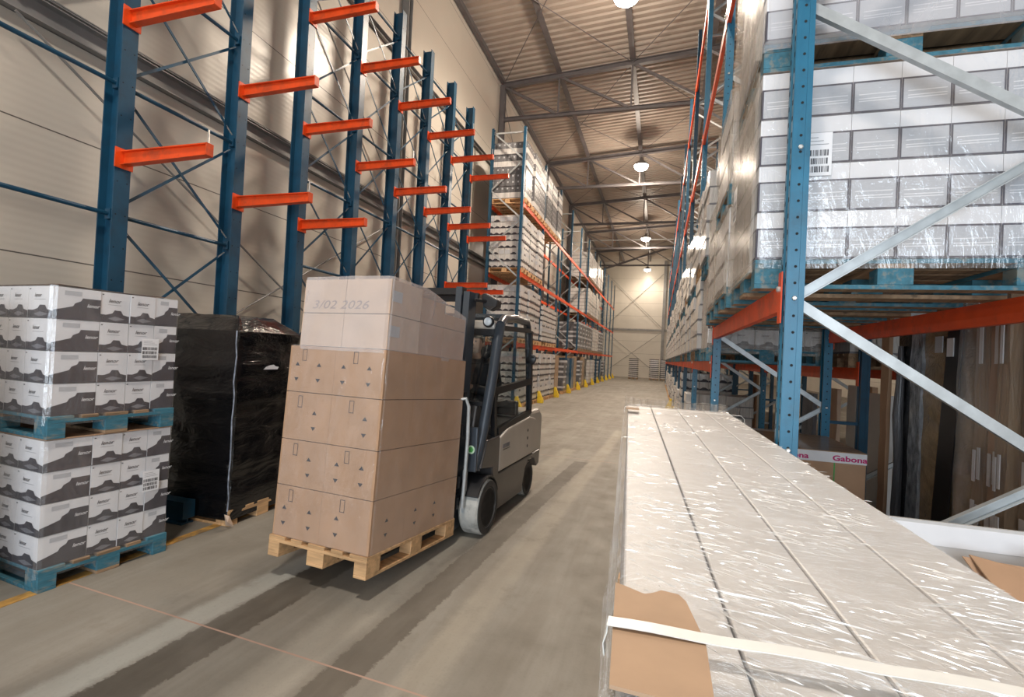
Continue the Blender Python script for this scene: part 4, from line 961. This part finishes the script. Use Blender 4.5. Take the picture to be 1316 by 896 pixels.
kindn = {'w19': 'white wavy printed carton load', 'w17': 'low white printed carton load', 'd19': 'shiny dark and white carton load', 'p16': 'plain white carton load', 'g15': 'dark grey carton load', 'b18': 'tall brown carton load', 'drum': 'blue film wrapped load', 'black': 'black film wrapped load'}
def film_block(mk, seed):
    b = shell(-.56, .56, -.38, .38, 0, 1.5, mk, .02, .12, .12, seed, rcorner=.05); o = b.build('film_wrapped_load', None, smooth=True); return tag(o, 'x', 'pallet load')
PL['drum'] = film_block('bluedrum', 41); PL['black'] = film_block('blackfilm', 42)
for (k, l, s_, kd) in plan:
    y = LY[k]+.05+.47+s_*.92; z = lev[l]
    flr = 'under' if l == 0 else 'on'
    lb = '%s, %s, %s, %s' % (kindn[kd], slots[s_], {0: 'floor level', 1: 'lowest beam', 2: 'middle beam', 3: 'top beam'}[l], bayn(k))
    pk = Pf_wood if (k < 4) else Pf_old
    place(pk, (LX-.55, y, z), PI/2, 'wooden pallet, %s slot, %s, %s' % (slots[s_], {0: 'floor level', 1: 'lowest beam', 2: 'middle beam', 3: 'top beam'}[l], bayn(k)), 'pallets in the rack beyond the forklift')
    place(PL[kd], (LX-.55+random.uniform(-.02, .04), y, z+.146), 0, lb, 'loads in the rack beyond the forklift')
# tipped shine: brown load in bay three has clear film
# right rack loads near the camera
def tray_load(name, label, loc, nx, ny, nz, W_, D_, H_, filmk='film', lean=None, wrap_face='wrapbeige'):
    """cartons as parts; local x depth W_, y D_; origin at the low aisle/camera corner"""
    t_ = thing('wrapped_carton_load', label, 'pallet load', loc, 0, 'loads in the rack behind the long bundle'); cw, cd, ch = W_/nx, D_/ny, H_/nz
    for r in range(nz):
        for i in range(nx):
            for j in range(ny):
                if i and j: continue
                x0_, y0_, z = i*cw, j*cd, r*ch; b = MB()
                xb_ = x0_+cw
                b.box(x0_+.001, x0_+cw-.001, y0_+.001, (y0_+cd if j or 1 else 0)-.001, z, z+ch-.003, 'white')
                if j == 0:
                    o = (x0_+.001, y0_+.001, z); w = cw-.002
                    face_poly(b, o, (1, 0, 0), (0, 0, 1), [(0, 0), (w, 0), (w, .655*ch), (0, .655*ch)], 'darkgap', .0015)
                    face_poly(b, o, (1, 0, 0), (0, 0, 1), [(.035*w, .035*ch), (.965*w, .035*ch), (.965*w, .615*ch), (.035*w, .615*ch)], 'lilac', .003)
                    for q_ in (.22, .27, .36): face_poly(b, o, (1, 0, 0), (0, 0, 1), [(.12*w, q_*ch), (.9*w, (q_+.01)*ch), (.9*w, (q_+.03)*ch), (.12*w, (q_+.02)*ch)], 'white', .0035)
                if i == 0:
                    o = (x0_+.001, y0_+cd-.001, z); w = cd-.002
                    face_poly(b, o, (0, -1, 0), (0, 0, 1), [(0, 0), (w, 0), (w, .655*ch), (0, .655*ch)], 'darkgap', .0015)
                    face_poly(b, o, (0, -1, 0), (0, 0, 1), [(.03*w, .035*ch), (.97*w, .035*ch), (.97*w, .615*ch), (.03*w, .615*ch)], 'lilac', .003)
                b.build('carton', t_)
    b = MB(); b.box(.22, W_-.005, cd*.9+.01, D_-.005, .01, H_-.01, 'darkgap'); b.build('inner_carton_block', t_)
    return t_
AX, AY = .44, 2.72
# load A
place(P_blue, (AX+.6, AY+.40, 2.052), PI/2, 'blue pallet on the orange beam under the white tray cartons', 'blue pallets in the rack behind the bundle')
tl = tray_load('', 'lower load of white tray cartons with barcode labels, behind the near blue upright', (AX, AY, 2.20), 6, 4, 4, 1.19, .79, .93)
b = shell(-.012, 1.20, -.008, .80, -.05, .935, 'film', .005, .08, .08, 3); b.build('stretch_film', tl, smooth=True)
b = MB()
nseg = 14; vs = []; 
b.build('x') if False else None
b = shell(-.03, -.012, -.006, .80, -.07, .94, 'filmbeige', .016, .05, .05, 8, rcorner=.002, top=False); b.build('aisle_side_film', tl, smooth=True)['label'] = 'yellowish wrinkled film on the aisle side'
b = MB(); label_paper(b, (.165, -.010, .40), (1, 0, 0), (0, 0, 1), .15, .21, .004); b.build('shipping_label', tl)
b = MB(); label_paper(b, (-.046, .50, .30), (0, -1, 0), (0, 0, 1), .13, .20, .004); b.build('shipping_label', tl)
place(P_blue, (AX+.6, AY+.40, 3.137), PI/2, 'blue pallet between the two loads of white tray cartons', 'blue pallets in the rack behind the bundle')
tu = tray_load('', 'upper load of white tray cartons at the top edge behind the near blue upright', (AX, AY-.02, 3.285), 6, 4, 4, 1.19, .79, .93)
b = shell(-.012, 1.20, -.008, .80, -.05, .935, 'filmmilky', .006, .08, .08, 4); b.build('stretch_film', tu, smooth=True)
b = shell(-.045, -.014, -.01, .81, -.10, .94, 'filmbeige', .025, .045, .05, 9, rcorner=.002, top=False); b.build('aisle_side_film', tu, smooth=True)['label'] = 'yellowish wrinkled film on the aisle side'
# old wooden pallet boards lying under the beams behind load A
place(P_blue, (AX+.58, 4.05, 2.052), PI/2, 'blue pallet on the orange beam beyond the white tray cartons', 'blue pallets in the rack behind the bundle')
def side_load(label, loc, H_, nz, seed, filmk='filmbeige', mk='white', W_=1.18, D_=.78):
    t_ = thing('wrapped_carton_load', label, 'pallet load', loc, 0, 'loads in the rack behind the long bundle'); ch = H_/nz
    for r in range(nz):
        for (y0_, y1_) in ((-D_/2, 0), (.003, D_/2)):
            b = MB(); b.box(-W_/2, W_/2, y0_, y1_-.003, r*ch, (r+1)*ch-.006, mk)
            face_poly(b, (-W_/2, y1_-.003, r*ch), (0, -1, 0), (0, 0, 1), [(.0, 0), (D_/2-.01, 0), (D_/2-.01, .2*ch), (0, .12*ch)], 'darkgap', .002); b.build('carton', t_)
    b = shell(-W_/2-.02, W_/2+.008, -D_/2-.01, D_/2+.01, -.05, H_+.01, filmk, .014, .06, .06, seed); b.build('stretch_film', t_, smooth=True); return t_
side_load('lower film wrapped load of white cartons just beyond the tray cartons', (AX+.57, 4.05, 2.20), .55, 3, 51)
pC = place(P_blue, (AX+.57, 4.05, 2.76), PI/2, 'blue pallet with a pale mark, halfway up beyond the white tray cartons', 'blue pallets in the rack behind the bundle')
b = MB(); vs = []
for (r0_, r1_) in ((.020, .034),):
    pts_o = [(math.cos(a)*.034, math.sin(a)*.024) for a in [math.radians(50+26*i) for i in range(11)]]; pts_i = [(math.cos(a)*.020, math.sin(a)*.013) for a in [math.radians(50+26*i) for i in range(11)]]
    for i in range(10): b.poly([(AX+.02+.0+pts_o[i][0]+.03, 3.645, 2.82+pts_o[i][1]), (AX+.05+pts_o[i+1][0], 3.645, 2.82+pts_o[i+1][1]), (AX+.05+pts_i[i+1][0], 3.645, 2.82+pts_i[i+1][1]), (AX+.05+pts_i[i][0], 3.645, 2.82+pts_i[i][1])], 'paper')
o = b.build('painted_mark'); o.parent = pC; bpy.context.view_layer.update(); o.matrix_parent_inverse = pC.matrix_world.inverted()
side_load('upper film wrapped load of white cartons just beyond the tray cartons', (AX+.57, 4.05, 2.91), .64, 3, 52)
place(P_blue, (AX+.6, 4.98, 2.052), PI/2, 'blue pallet on the orange beam next to the second frame', 'blue pallets in the rack behind the bundle')
side_load('low film wrapped load of white cartons next to the second frame', (AX+.6, 4.98, 2.20), .9, 4, 53)
# further bays: two loads on top of each other on the low beam
for k in range(1, 11):
    for s_ in range(3):
        y = RY[k]+.55+s_*.98; near = k < 4
        bl_ = '%s slot of the %s bay' % (('front', 'middle', 'far')[s_], ORD[k])
        px_ = Pf_blue if (k+s_) % 3 else Pf_old
        place(px_, (RX+.55, y, 1.70), PI/2, 'pallet under the low load, %s behind the bundle' % bl_, 'pallets in the rack behind the bundle')
        h1 = .80 if s_ != 1 else .95
        kd = ('t8' if s_ != 1 else 't9')
        if k == 1 and s_ == 0:
            gl = thing('wrapped_carton_load', 'grey printed carton load seen below the orange beam at the second frame', 'pallet load', (RX+.55, y, 1.846))
            b = MB()
            for r in range(4):
                for i in range(5):
                    xa = -.59+i*.236; b.box(xa, xa+.23, -.39, .39, r*.21, r*.21+.205, 'white'); printed_face(b, (xa, -.39, r*.21), (1, 0, 0), .23, .205, False)
            b.build('carton_rows', gl)
            b = shell(-.60, .60, -.40, .40, -.05, .85, 'filmbeige', .012, .08, .08, 77); b.build('stretch_film', gl, smooth=True); h1 = .85
        else:
            place(PL[kd], (RX+.50, y, 1.846), 0, 'low film wrapped load, %s behind the bundle' % bl_, 'loads in the rack behind the long bundle')
        z2 = 1.846+h1+.004
        top = {1: (1.0, .85, .8), 2: (.9, 1.0, .8), 3: (.9, .7, .9)}.get(k, (.8, .9, .7))[s_]
        if k in (5, 8) and s_ == 1: continue
        place(Pf_blue if s_ != 1 else Pf_wood, (RX+.52, y, z2), PI/2, 'pallet between two stacked loads, %s behind the bundle' % bl_, 'pallets in the rack behind the bundle')
        place(PL['t9'] if top > .82 else PL['t8'], (RX+.48, y, z2+.146), 0, 'upper film wrapped load, %s behind the bundle' % bl_, 'loads in the rack behind the long bundle')
# floor level of the bays further along the bundle side
for k in range(2, 11):
    for s_ in range(3):
        y = RY[k]+.55+s_*.98; kd = ('g15', 'drum', 'p16', 'black', 'w17')[(k*3+s_) % 5]
        if kd in ('p16', 'g15', 'drum', 'black', 'w17') and (k+s_) % 2 == 0 and kd != 'p16': continue
        if kd == 'p16' or kd == 'drum' or kd == 'black': kd2 = 't9'
        kd2 = {'p16': 't9', 'drum': 't8', 'black': 't8', 'g15': 't9', 'w17': 'w17'}[kd]
        place(Pf_wood, (RX+.55, y, 0), PI/2, 'wooden floor pallet, %s slot of the %s bay behind the bundle' % (('front', 'middle', 'far')[s_], ORD[k]), 'floor pallets behind the bundle')
        place(PL[kd2], (RX+.55, y, .146), 0, 'wrapped floor load, %s slot of the %s bay behind the bundle' % (('front', 'middle', 'far')[s_], ORD[k]), 'floor loads behind the bundle')
# brown carton with white and magenta tape on the floor of the first bay
gb = thing('taped_carton', 'large brown carton with white tape printed in magenta, behind the near blue upright', 'carton', (.90, 4.45, 0))
b = MB(); b.box(0, .66, 0, .98, .02, 1.03, 'card'); b.build('carton_body', gb, bevel=.006)
b = MB(); b.box(-.002, .662, -.004, .984, .945, 1.026, 'white'); 
for x0_ in (.03, .43): put_text(b, 'Gabona', (x0_, -.0062, .962), (1, 0, 0), (0, 0, 1), .058, 'magenta', 0, .03, .235)
tp = b.build('printed_tape', gb); tp['label'] = 'white tape with magenta lettering'
b = MB(); b.box(.44, .449, -.003, -.0005, .02, .945, 'green'); b.build('strap', gb)
b = MB(); b.box(-.002, .662, -.002, .982, 1.030, 1.033, 'wrapbrown'); b.build('top_film', gb)

# tall wrapped goods standing on edge in the second row
def slab(name, label, x, y0, y1, h, mk, th=.10, lean=0, parts=None, cat='package', dy=0):
    t_ = thing(name, label, cat, (x, (y0+y1)/2, 0)); w = (y1-y0)/2
    b = MB(); n = max(3, int(h/.12)); m_ = max(2, int((y1-y0)/.08)); vs = []; fs = []
    for side_ in (0, 1):
        for j in range(n+1):
            for i in range(m_+1):
                yy = -w+2*w*i/m_; z = h*j/n; d = noise.noise(Vector((x+yy*6, z*5, y0*3+side_)))*.012
                vs.append(((th+d*.2) if side_ else (0-d), yy + lean*(z/h), z+.01))
    N = (n+1)*(m_+1)
    for j in range(n):
        for i in range(m_):
            a = j*(m_+1)+i; fs.append((a, a+1, a+m_+2, a+m_+1)); fs.append((N+a, N+a+m_+1, N+a+m_+2, N+a+1))
    for j in range(n): a = j*(m_+1); fs.append((a, a+m_+1, N+a+m_+1, N+a)); a += m_; fs.append((a, N+a, N+a+m_+1, a+m_+1))
    for i in range(m_): fs.append((i, N+i, N+i+1, i+1)); a = n*(m_+1)+i; fs.append((a, a+1, N+a+1, N+a))
    b.add(vs, fs, mk); b.build('panel_body', t_, smooth=True)
    return t_, w
def onslab(t_, w, h, lean, rects, mk, name, lift=.012):
    b = MB()
    for (ya, yb, za, zb) in rects:
        ca, cb = lean*za/h, lean*zb/h; b.extr([(-lift-.006, ya+ca, za), (-lift-.006, yb+ca, za), (-lift-.006, yb+cb, zb), (-lift-.006, ya+cb, zb)], (.006, 0, 0), mk)
    b.build(name, t_)
s1, w = slab('tall_board', 'narrow brown board standing upright beside the blue rear uprights', 1.96, 5.20, 5.34, 2.2, 'card', .03)
s2, w = slab('wrapped_package', 'dark upright panel with a grey film roll edge in the second rack row', 2.02, 4.86, 5.16, 2.1, 'blackfilm', .12)
b = MB(); b.tube([(-.02, .02, .05), (-.025, .035, .5), (-.02, .03, .9), (-.03, .05, 1.3), (-.02, .045, 1.6), (-.02, .06, 1.9)], [.03, .04, .034, .04, .034, .02], 'wrapgrey', 10); b.build('film_roll', s2, smooth=True)
s3, w = slab('wrapped_bundle', 'crumpled silver grey film wrapped bundle standing upright, beside the gold brown panel', 1.98, 4.66, 4.84, 2.0, 'silverfilm', .14)
s4, w = slab('wrapped_package', 'wide gold brown film wrapped panel with a slanting black strip', 2.0, 3.98, 4.66, 2.22, 'goldfilm', .10)
onslab(s4, w, 2.2, 0, [], 'blackplastic', 'x') if False else None
b = MB(); b.extr([(-.03, -.06, .02), (-.03, .16, .02), (-.03, -.06, 2.2), (-.03, -.24, 2.2)], (.008, 0, 0), 'blackplastic'); b.build('black_strip', s4)
onslab(s4, w, 2.2, 0, [(-.12, -.04, 1.80, 1.93)], 'paper', 'paper_label', .03)
onslab(s4, w, 2.2, 0, [(.02, .12, 1.83, 1.95)], 'lilac', 'paper_label', .03)
random.seed(3)
ylist = [3.95, 3.81, 3.66, 3.55, 3.36, 3.22, 3.08, 2.90, 2.74]
desc = ['thin', 'rounded', 'narrow', 'broad', 'slim', 'second slim', 'pale edged', 'outer']
for i in range(len(ylist)-1):
    y1_, y0_ = ylist[i], ylist[i+1]+.008; hh = random.uniform(2.05, 2.22)
    s_, w = slab('flat_carton', '%s brown flat carton standing upright under the orange beam' % desc[i], 1.93+random.uniform(0, .08), y0_, y1_, hh, ('wrapbrown', 'card', 'wrapbrown')[i % 3], .10, 0, cat='flat carton')
    s_['group'] = 'brown flat cartons standing in the second row'
    r = []
    if i < 4: r = [(-w*.7, -w*.15, .35, .86), (w*.05, w*.6, .35, .88), (-w*.6, -w*.2, 1.02, 1.22), (w*.1, w*.5, 1.0, 1.20), (-w*.5, w*.0, 1.75, 2.0)]
    elif i % 2: r = [(-w*.6, w*.5, .15, .95), (-w*.3, w*.3, 1.35, 1.5)]
    onslab(s_, w, hh, 0, r, 'white', 'white_label', .014) if r else None
    if i in (4, 6): onslab(s_, w, hh, 0, [(-.03, .01, 1.72, 1.75)], 'orange', 'orange_tag', .02)
b = shell(1.87, 2.12, 2.72, 3.97, 0.02, 2.24, 'film', .015, .07, .07, 91); o = b.build('clear_film_sheet', None, smooth=True); tag(o, 'clear film wrapped around the brown flat cartons under the orange beam', 'plastic film')
# tall panels in the bays further back
random.seed(5)
names = ['white', 'brown', 'grey', 'dark', 'pale', 'kraft']
tall = [('offwhite', 5.95, 6.55), ('card', 6.6, 6.95), ('offwhite', 7.0, 7.3), ('wrapgrey', 7.4, 7.9), ('cardpale', 8.0, 8.3), ('offwhite', 9.0, 9.3), ('wrapbrown', 9.5, 10.2), ('blackplastic', 10.3, 10.8), ('offwhite', 10.9, 11.2), ('card', 12.1, 12.8)]
tl_ = ['broad white panel', 'brown panel beside the broad white one', 'narrow white panel', 'dark grey wrapped panel', 'pale kraft panel', 'thin white panel', 'wide brown wrapped panel', 'black panel', 'thin pale panel beyond the black one', 'last brown panel']
for i, (mk, y0_, y1_) in enumerate(tall):
    slab('tall_package', tl_[i] + ' standing upright past the second blue frame', 1.95+random.uniform(0, .5), y0_, y1_, random.uniform(1.2, 1.5), mk, .05, cat='package')
b = MB(); b.box(0, .9, 0, .7, 0, .9, 'offwhite'); b.box(.02, .88, -.004, 0, .5, .62, 'midgrey'); wb = b.build('white_carton', None, (.75, 6.1, .0)); tag(wb, 'white carton on the floor between the second and third frame behind the bundle', 'carton')
# panels right behind load A seen from below: closed back of the second row
for k in range(0, 6):
    for s_ in range(3):
        y = RY[k]+.55+s_*.98; z = 1.70 if k else 2.50
        place(Pf_old, (1.89+.55, y, z), PI/2, 'old pallet in the second rack row, %s slot of the %s bay' % (('front', 'middle', 'far')[s_], ORD[k]), 'pallets in the second rack row')
        place(PL['t9'], (1.89+.55, y, z+.146), 0, 'white carton load in the second rack row, %s slot of the %s bay' % (('front', 'middle', 'far')[s_], ORD[k]), 'loads in the second rack row')

# ------------------------------------------------------------------ long wrapped bundle in the foreground
S = .33; ZT = 1.33
def bx(u, y):   # u 0..1 across, y along (metres)
    yl = y/S; l = -.135-.0570*(yl-1.5); r = 1.72-.020*(yl-1.5); return S*(l+(r-l)*u)
LB = thing('long_wrapped_bundle', 'long bundle of white cartons wrapped in clear film filling the foreground', 'pallet load')
Y0, Y1 = .16, 3.86
US = [.035, .262, .508, .765, .985]
for layer in range(5):
    za, zb = .15+layer*.235, .15+(layer+1)*.235-.003
    for i in range(4):
        n = 1; b = MB(); vs = []
        for j in range(n+1):
            y = Y0+(Y1-Y0)*j/n; g = .0016 if layer == 4 else .001
            xa, xb = bx(US[i], y)+g, bx(US[i+1], y)-g
            vs += [(xa, y, za), (xb, y, za), (xb, y, zb), (xa, y, zb)]
        fs = [(4*j+a, 4*j+(a+1) % 4, 4*j+4+(a+1) % 4, 4*j+4+a) for j in range(n) for a in range(4)] + [(0, 1, 2, 3), (4*n, 4*n+3, 4*n+2, 4*n+1)]
        b.add(vs, fs, 'offwhite'); b.build('long_carton', LB, bevel=.004)
for yy in (.5, 1.6, 2.7, 3.6):
    b = MB(); b.box(bx(.02, yy), bx(.98, yy), yy-.05, yy+.05, 0, .148, 'wood'); b.build('bearer', LB)
# film skin over the bundle
b = MB(); nv = 110; prof_u = []
for q in range(9): prof_u.append((.0, .15+(ZT-.05-.15)*q/8, 0))
for q in range(1, 5): a = q/5*PI/2; prof_u.append((.0, ZT-.05+.055*math.sin(a), .05*(1-math.cos(a))))
for q in range(0, 41): prof_u.append((q/40, ZT+.006, .05-.1*q/40))
for q in range(1, 5): a = (5-q)/5*PI/2; prof_u.append((1.0, ZT-.05+.055*math.sin(a), -.05*(1-math.cos(a))))
for q in range(9): prof_u.append((1.0, .15+(ZT-.05-.15)*(8-q)/8, 0))
vs = []; nu = len(prof_u)
for j in range(nv+1):
    y = Y0-.02+(Y1+.10-Y0)*j/nv
    for (u, z, off) in prof_u:
        x = bx(u, y)+off
        d = noise.noise(Vector((x*7.3+.37, y*11.7+.61+x*5, z*6.1+.2)))*.004 + abs(noise.noise(Vector((x*3.1+y*2.3+.13, y*6.7-x*6.1+.41, 3.37))))*.004
        edge = max(0, (y-Y1+.15)/.25)
        if z > ZT-.02: z2 = z + d + (.012*noise.noise(Vector((x*9, y*9, 1))) if edge > 0 else 0) - max(0, y-Y1)*.35; x2 = x
        else: x2 = x + d*1.5*(1 if u > .5 else -1); z2 = z
        if u > .8 and y > Y1-.35 and z > ZT-.06: x2 -= (y-Y1+.35)*.16*(u-.8)/.2
        vs.append((x2, y, z2))
fs = [(j*nu+i, j*nu+i+1, (j+1)*nu+i+1, (j+1)*nu+i) for j in range(nv) for i in range(nu-1)]
b.add(vs, fs, 'filmtop'); b.build('stretch_film', LB, smooth=True)
# whitish creases of the stretched film, coloured pale to stand in for its glints
t = NT('film_crease'); gl = t.n.new('ShaderNodeBsdfGlossy'); gl.inputs['Roughness'].default_value = .3; gl.inputs['Color'].default_value = (1, 1, 1, 1)
df = t.n.new('ShaderNodeBsdfDiffuse'); df.inputs['Color'].default_value = (.93, .92, .90, 1); tr = t.n.new('ShaderNodeBsdfTransparent')
m1 = t.n.new('ShaderNodeMixShader'); m1.inputs[0].default_value = .45; t.l.new(df.outputs[0], m1.inputs[1]); t.l.new(gl.outputs[0], m1.inputs[2])
m2 = t.n.new('ShaderNodeMixShader'); m2.inputs[0].default_value = .7; t.l.new(tr.outputs[0], m2.inputs[1]); t.l.new(m1.outputs[0], m2.inputs[2])
t.l.new(m2.outputs[0], t.out.inputs['Surface']); t.n.remove(t.b); M['glint_crease'] = t.m
rg = random.Random(12); b = MB(); cnt = 0
while cnt < 3000:
    y = Y0+.05+(Y1-Y0-.1)*rg.random()**1.25; u = rg.random()
    dens = noise.noise(Vector((u*2.3+4, y*2.1, 5)))*.9+noise.noise(Vector((u*6+4, y*5, 9)))*.8+.30+.25*(.5-u)
    if rg.random() > dens: continue
    if .46 < y < .73 and u < .19: continue
    cnt += 1
    x = bx(.05+.90*u, y); L = rg.uniform(.006, .030)*(2.2 if rg.random() < .25 else 1); w = rg.uniform(.0002, .0007)*(1+.3*y); hgt = rg.uniform(.0004, .0020)*(1.0 if y < 1.5 else .8)
    a = math.radians(-24+rg.gauss(0, 16)+30*noise.noise(Vector((x*2, y*2, 1)))); bend = rg.uniform(-.25, .25)
    z0_ = ZT+.0085+.002*rg.random(); n = 4; vs = []
    for i in range(n+1):
        q_ = i/n-.5; cx_ = x+math.cos(a+bend*q_)*L*q_; cy_ = y+math.sin(a+bend*q_)*L*q_; k_ = (1-(2*q_)**2)
        nx_, ny_ = -math.sin(a), math.cos(a)
        vs += [(cx_-nx_*w*k_-nx_*.0001, cy_-ny_*w*k_-ny_*.0001, z0_), (cx_, cy_, z0_+hgt*k_), (cx_+nx_*w*k_*1.5+nx_*.0001, cy_+ny_*w*k_*1.5+ny_*.0001, z0_)]
    b.add(vs, [(3*i+j, 3*i+j+1, 3*i+j+4, 3*i+j+3) for i in range(n) for j in range(2)], 'glint_crease')
o = b.build('film_glint_creases', LB); o['kind'] = 'stuff'
# lifted film lip at the far end
b = MB(); vs = []; fs = []; n = 40
for j in range(5):
    for i in range(n+1):
        u = i/n; x = bx(u, Y1+.02); vs.append((x, Y1+.06+.02*math.sin(i*1.9)+.012*j, ZT-.06+.025*j+.012*noise.noise(Vector((i*.5, j, 2)))+(.012 if i < 4 else 0)))
fs = [(j*(n+1)+i, j*(n+1)+i+1, (j+1)*(n+1)+i+1, (j+1)*(n+1)+i) for j in range(4) for i in range(n)]
b.add(vs, fs, 'filmbeige'); b.build('film_lip', LB, smooth=True)
# cardboard edge protectors and straps
for (ya, yb, ub) in ((.490, .715, .175), (3.30, 3.47, .135)):
    b = MB(); xa0, xa1 = bx(.02, ya), bx(.02, yb); xb0, xb1 = bx(ub, ya), bx(ub, yb); z = ZT+.016
    pts = [(xa0, ya, z), (xb0, ya-.004, z), (xb0+.001, (ya+yb)/2, z), (xb1-.004, yb-.02, z), (xb1-.012, yb-.004, z), (xb1-.035, yb, z), (xb1-.045, yb-.012, z), (xa1+.04, yb-.02, z), (xa1+.01, yb-.004, z), (xa1, yb, z)] if ya < 1 else [(xa0, ya, z), (xb0, ya, z), (xb1, yb, z), (xa1, yb, z)]
    b.extr(pts, (0, 0, .004), simple('edge_protector_card', (.46, .31, .20), .75, 0, .08, 12))
    b.build('edge_protector', LB)['label'] = 'brown card edge protector'
for (y, w_) in ((.600, .0105), (3.385, .010)):
    b = MB(); zt = ZT+.024; n = 24; P1 = []
    P1.append((bx(0, y)+.004, 1.318)); P1.append((bx(0, y)+.002, zt-.022)); P1.append((bx(0, y)+.006, zt-.008))
    for q in range(n+1): P1.append((bx(.01+.98*q/n, y), zt+.001*math.sin(q)))
    P1 += [(bx(1, y)+.012, zt-.02), (bx(1, y)+.016, .25)]
    sk = .04
    vs = []
    for (x, z) in P1:
        yy = y + (x-bx(0, y))*(.045 if y < 1 else -.03)
        vs += [(x, yy-w_, z), (x, yy+w_, z)]
    b.add(vs, [(2*i, 2*i+1, 2*i+3, 2*i+2) for i in range(len(P1)-1)], 'cloth_white'); o = b.build('strap', LB); so = o.modifiers.new('s', 'SOLIDIFY'); so.thickness = .0012

# open white carton with torn brown card at the right edge
OC = thing('open_white_carton', 'big open white carton holding torn brown cardboard, beside the long bundle', 'carton', (.64, 1.20, 0))
Wc, Dc, Hc = 1.05, 1.12, 1.10
b = MB(); b.box(0, Wc, Dc-.012, Dc, 0, Hc, 'offwhite'); b.box(0, Wc, Dc-.0135, Dc-.012, Hc-.09, Hc-.012, 'paper'); b.build('back_wall', OC)
b = MB(); b.box(0, .012, 0, Dc-.012, 0, Hc-.12, 'offwhite'); b.build('side_wall', OC)
b = MB(); b.box(Wc-.012, Wc, 0, Dc-.012, 0, Hc, 'offwhite'); b.build('side_wall', OC)
b = MB(); b.box(.012, Wc-.012, 0, .012, 0, Hc-.2, 'offwhite'); b.build('front_wall', OC)
b = MB(); b.box(.012, Wc-.012, .012, Dc-.014, .6, .80, 'offwhite'); b.build('white_filling', OC)
tb = thing('torn_cardboard', 'crumpled torn brown cardboard flaps lying in the open white carton', 'cardboard', (1.07, 1.98, .80))
def flap(pts, th=.006): 
    b = MB(); P_ = [Vector(p) for p in pts]; nrm = (P_[1]-P_[0]).cross(P_[2]-P_[0]).normalized()*th; b.extr(P_, nrm, 'card'); b.build('card_flap', tb)
flap([(.0, .20, .22), (.62, .16, .20), (.62, .10, .05), (.08, .12, .08)])
flap([(.10, .14, .17), (.62, .10, .16), (.62, -.28, .02), (.12, -.25, .0)])
flap([(.02, .20, .23), (.16, .17, .21), (.12, .04, .12), (.05, .07, .14)])
flap([(.22, .02, .17), (.60, .0, .20), (.62, -.16, .12), (.30, -.12, .10)])
flap([(.20, .24, .25), (.62, .22, .24), (.62, .12, .22), (.24, .14, .24)])

# wrapped stacks standing in front of the end wall
def wallstack(label, loc, H_, w, n):
    t_ = thing('wrapped_tray_stack', label, 'pallet load', loc, 0, 'tray stacks before the end wall')
    b = MB()
    for r in range(n):
        z = r*H_/n; b.box(-w*.40, w*.40, -.38, .38, z, z+H_/n*.62, 'wrapwhite'); b.box(-w/2, w/2, -.42, .42, z+H_/n*.64, z+H_/n*.95, 'graphite')
    b.build('trays', t_); return t_
for (x, y, lb) in ((-2.20, 47.0, 'wrapped stack of trays standing alone before the end wall'), (-.40, 47.2, 'wrapped stack of trays before the end wall column'), (.55, 47.6, 'wrapped stack of trays half hidden by the rack before the end wall')):
    place(Pf_old, (x, y, 0), 0, 'pallet under the ' + lb.replace('wrapped ', ''), 'pallets before the end wall')
    wallstack(lb, (x, y, .146), 1.75, .86, 10)

# remove prototypes that were never placed
for p in list(C.objects):
    if p.parent is None and p.get('label') == 'x':
        for ch in list(p.children_recursive): bpy.data.objects.remove(ch)
        bpy.data.objects.remove(p)
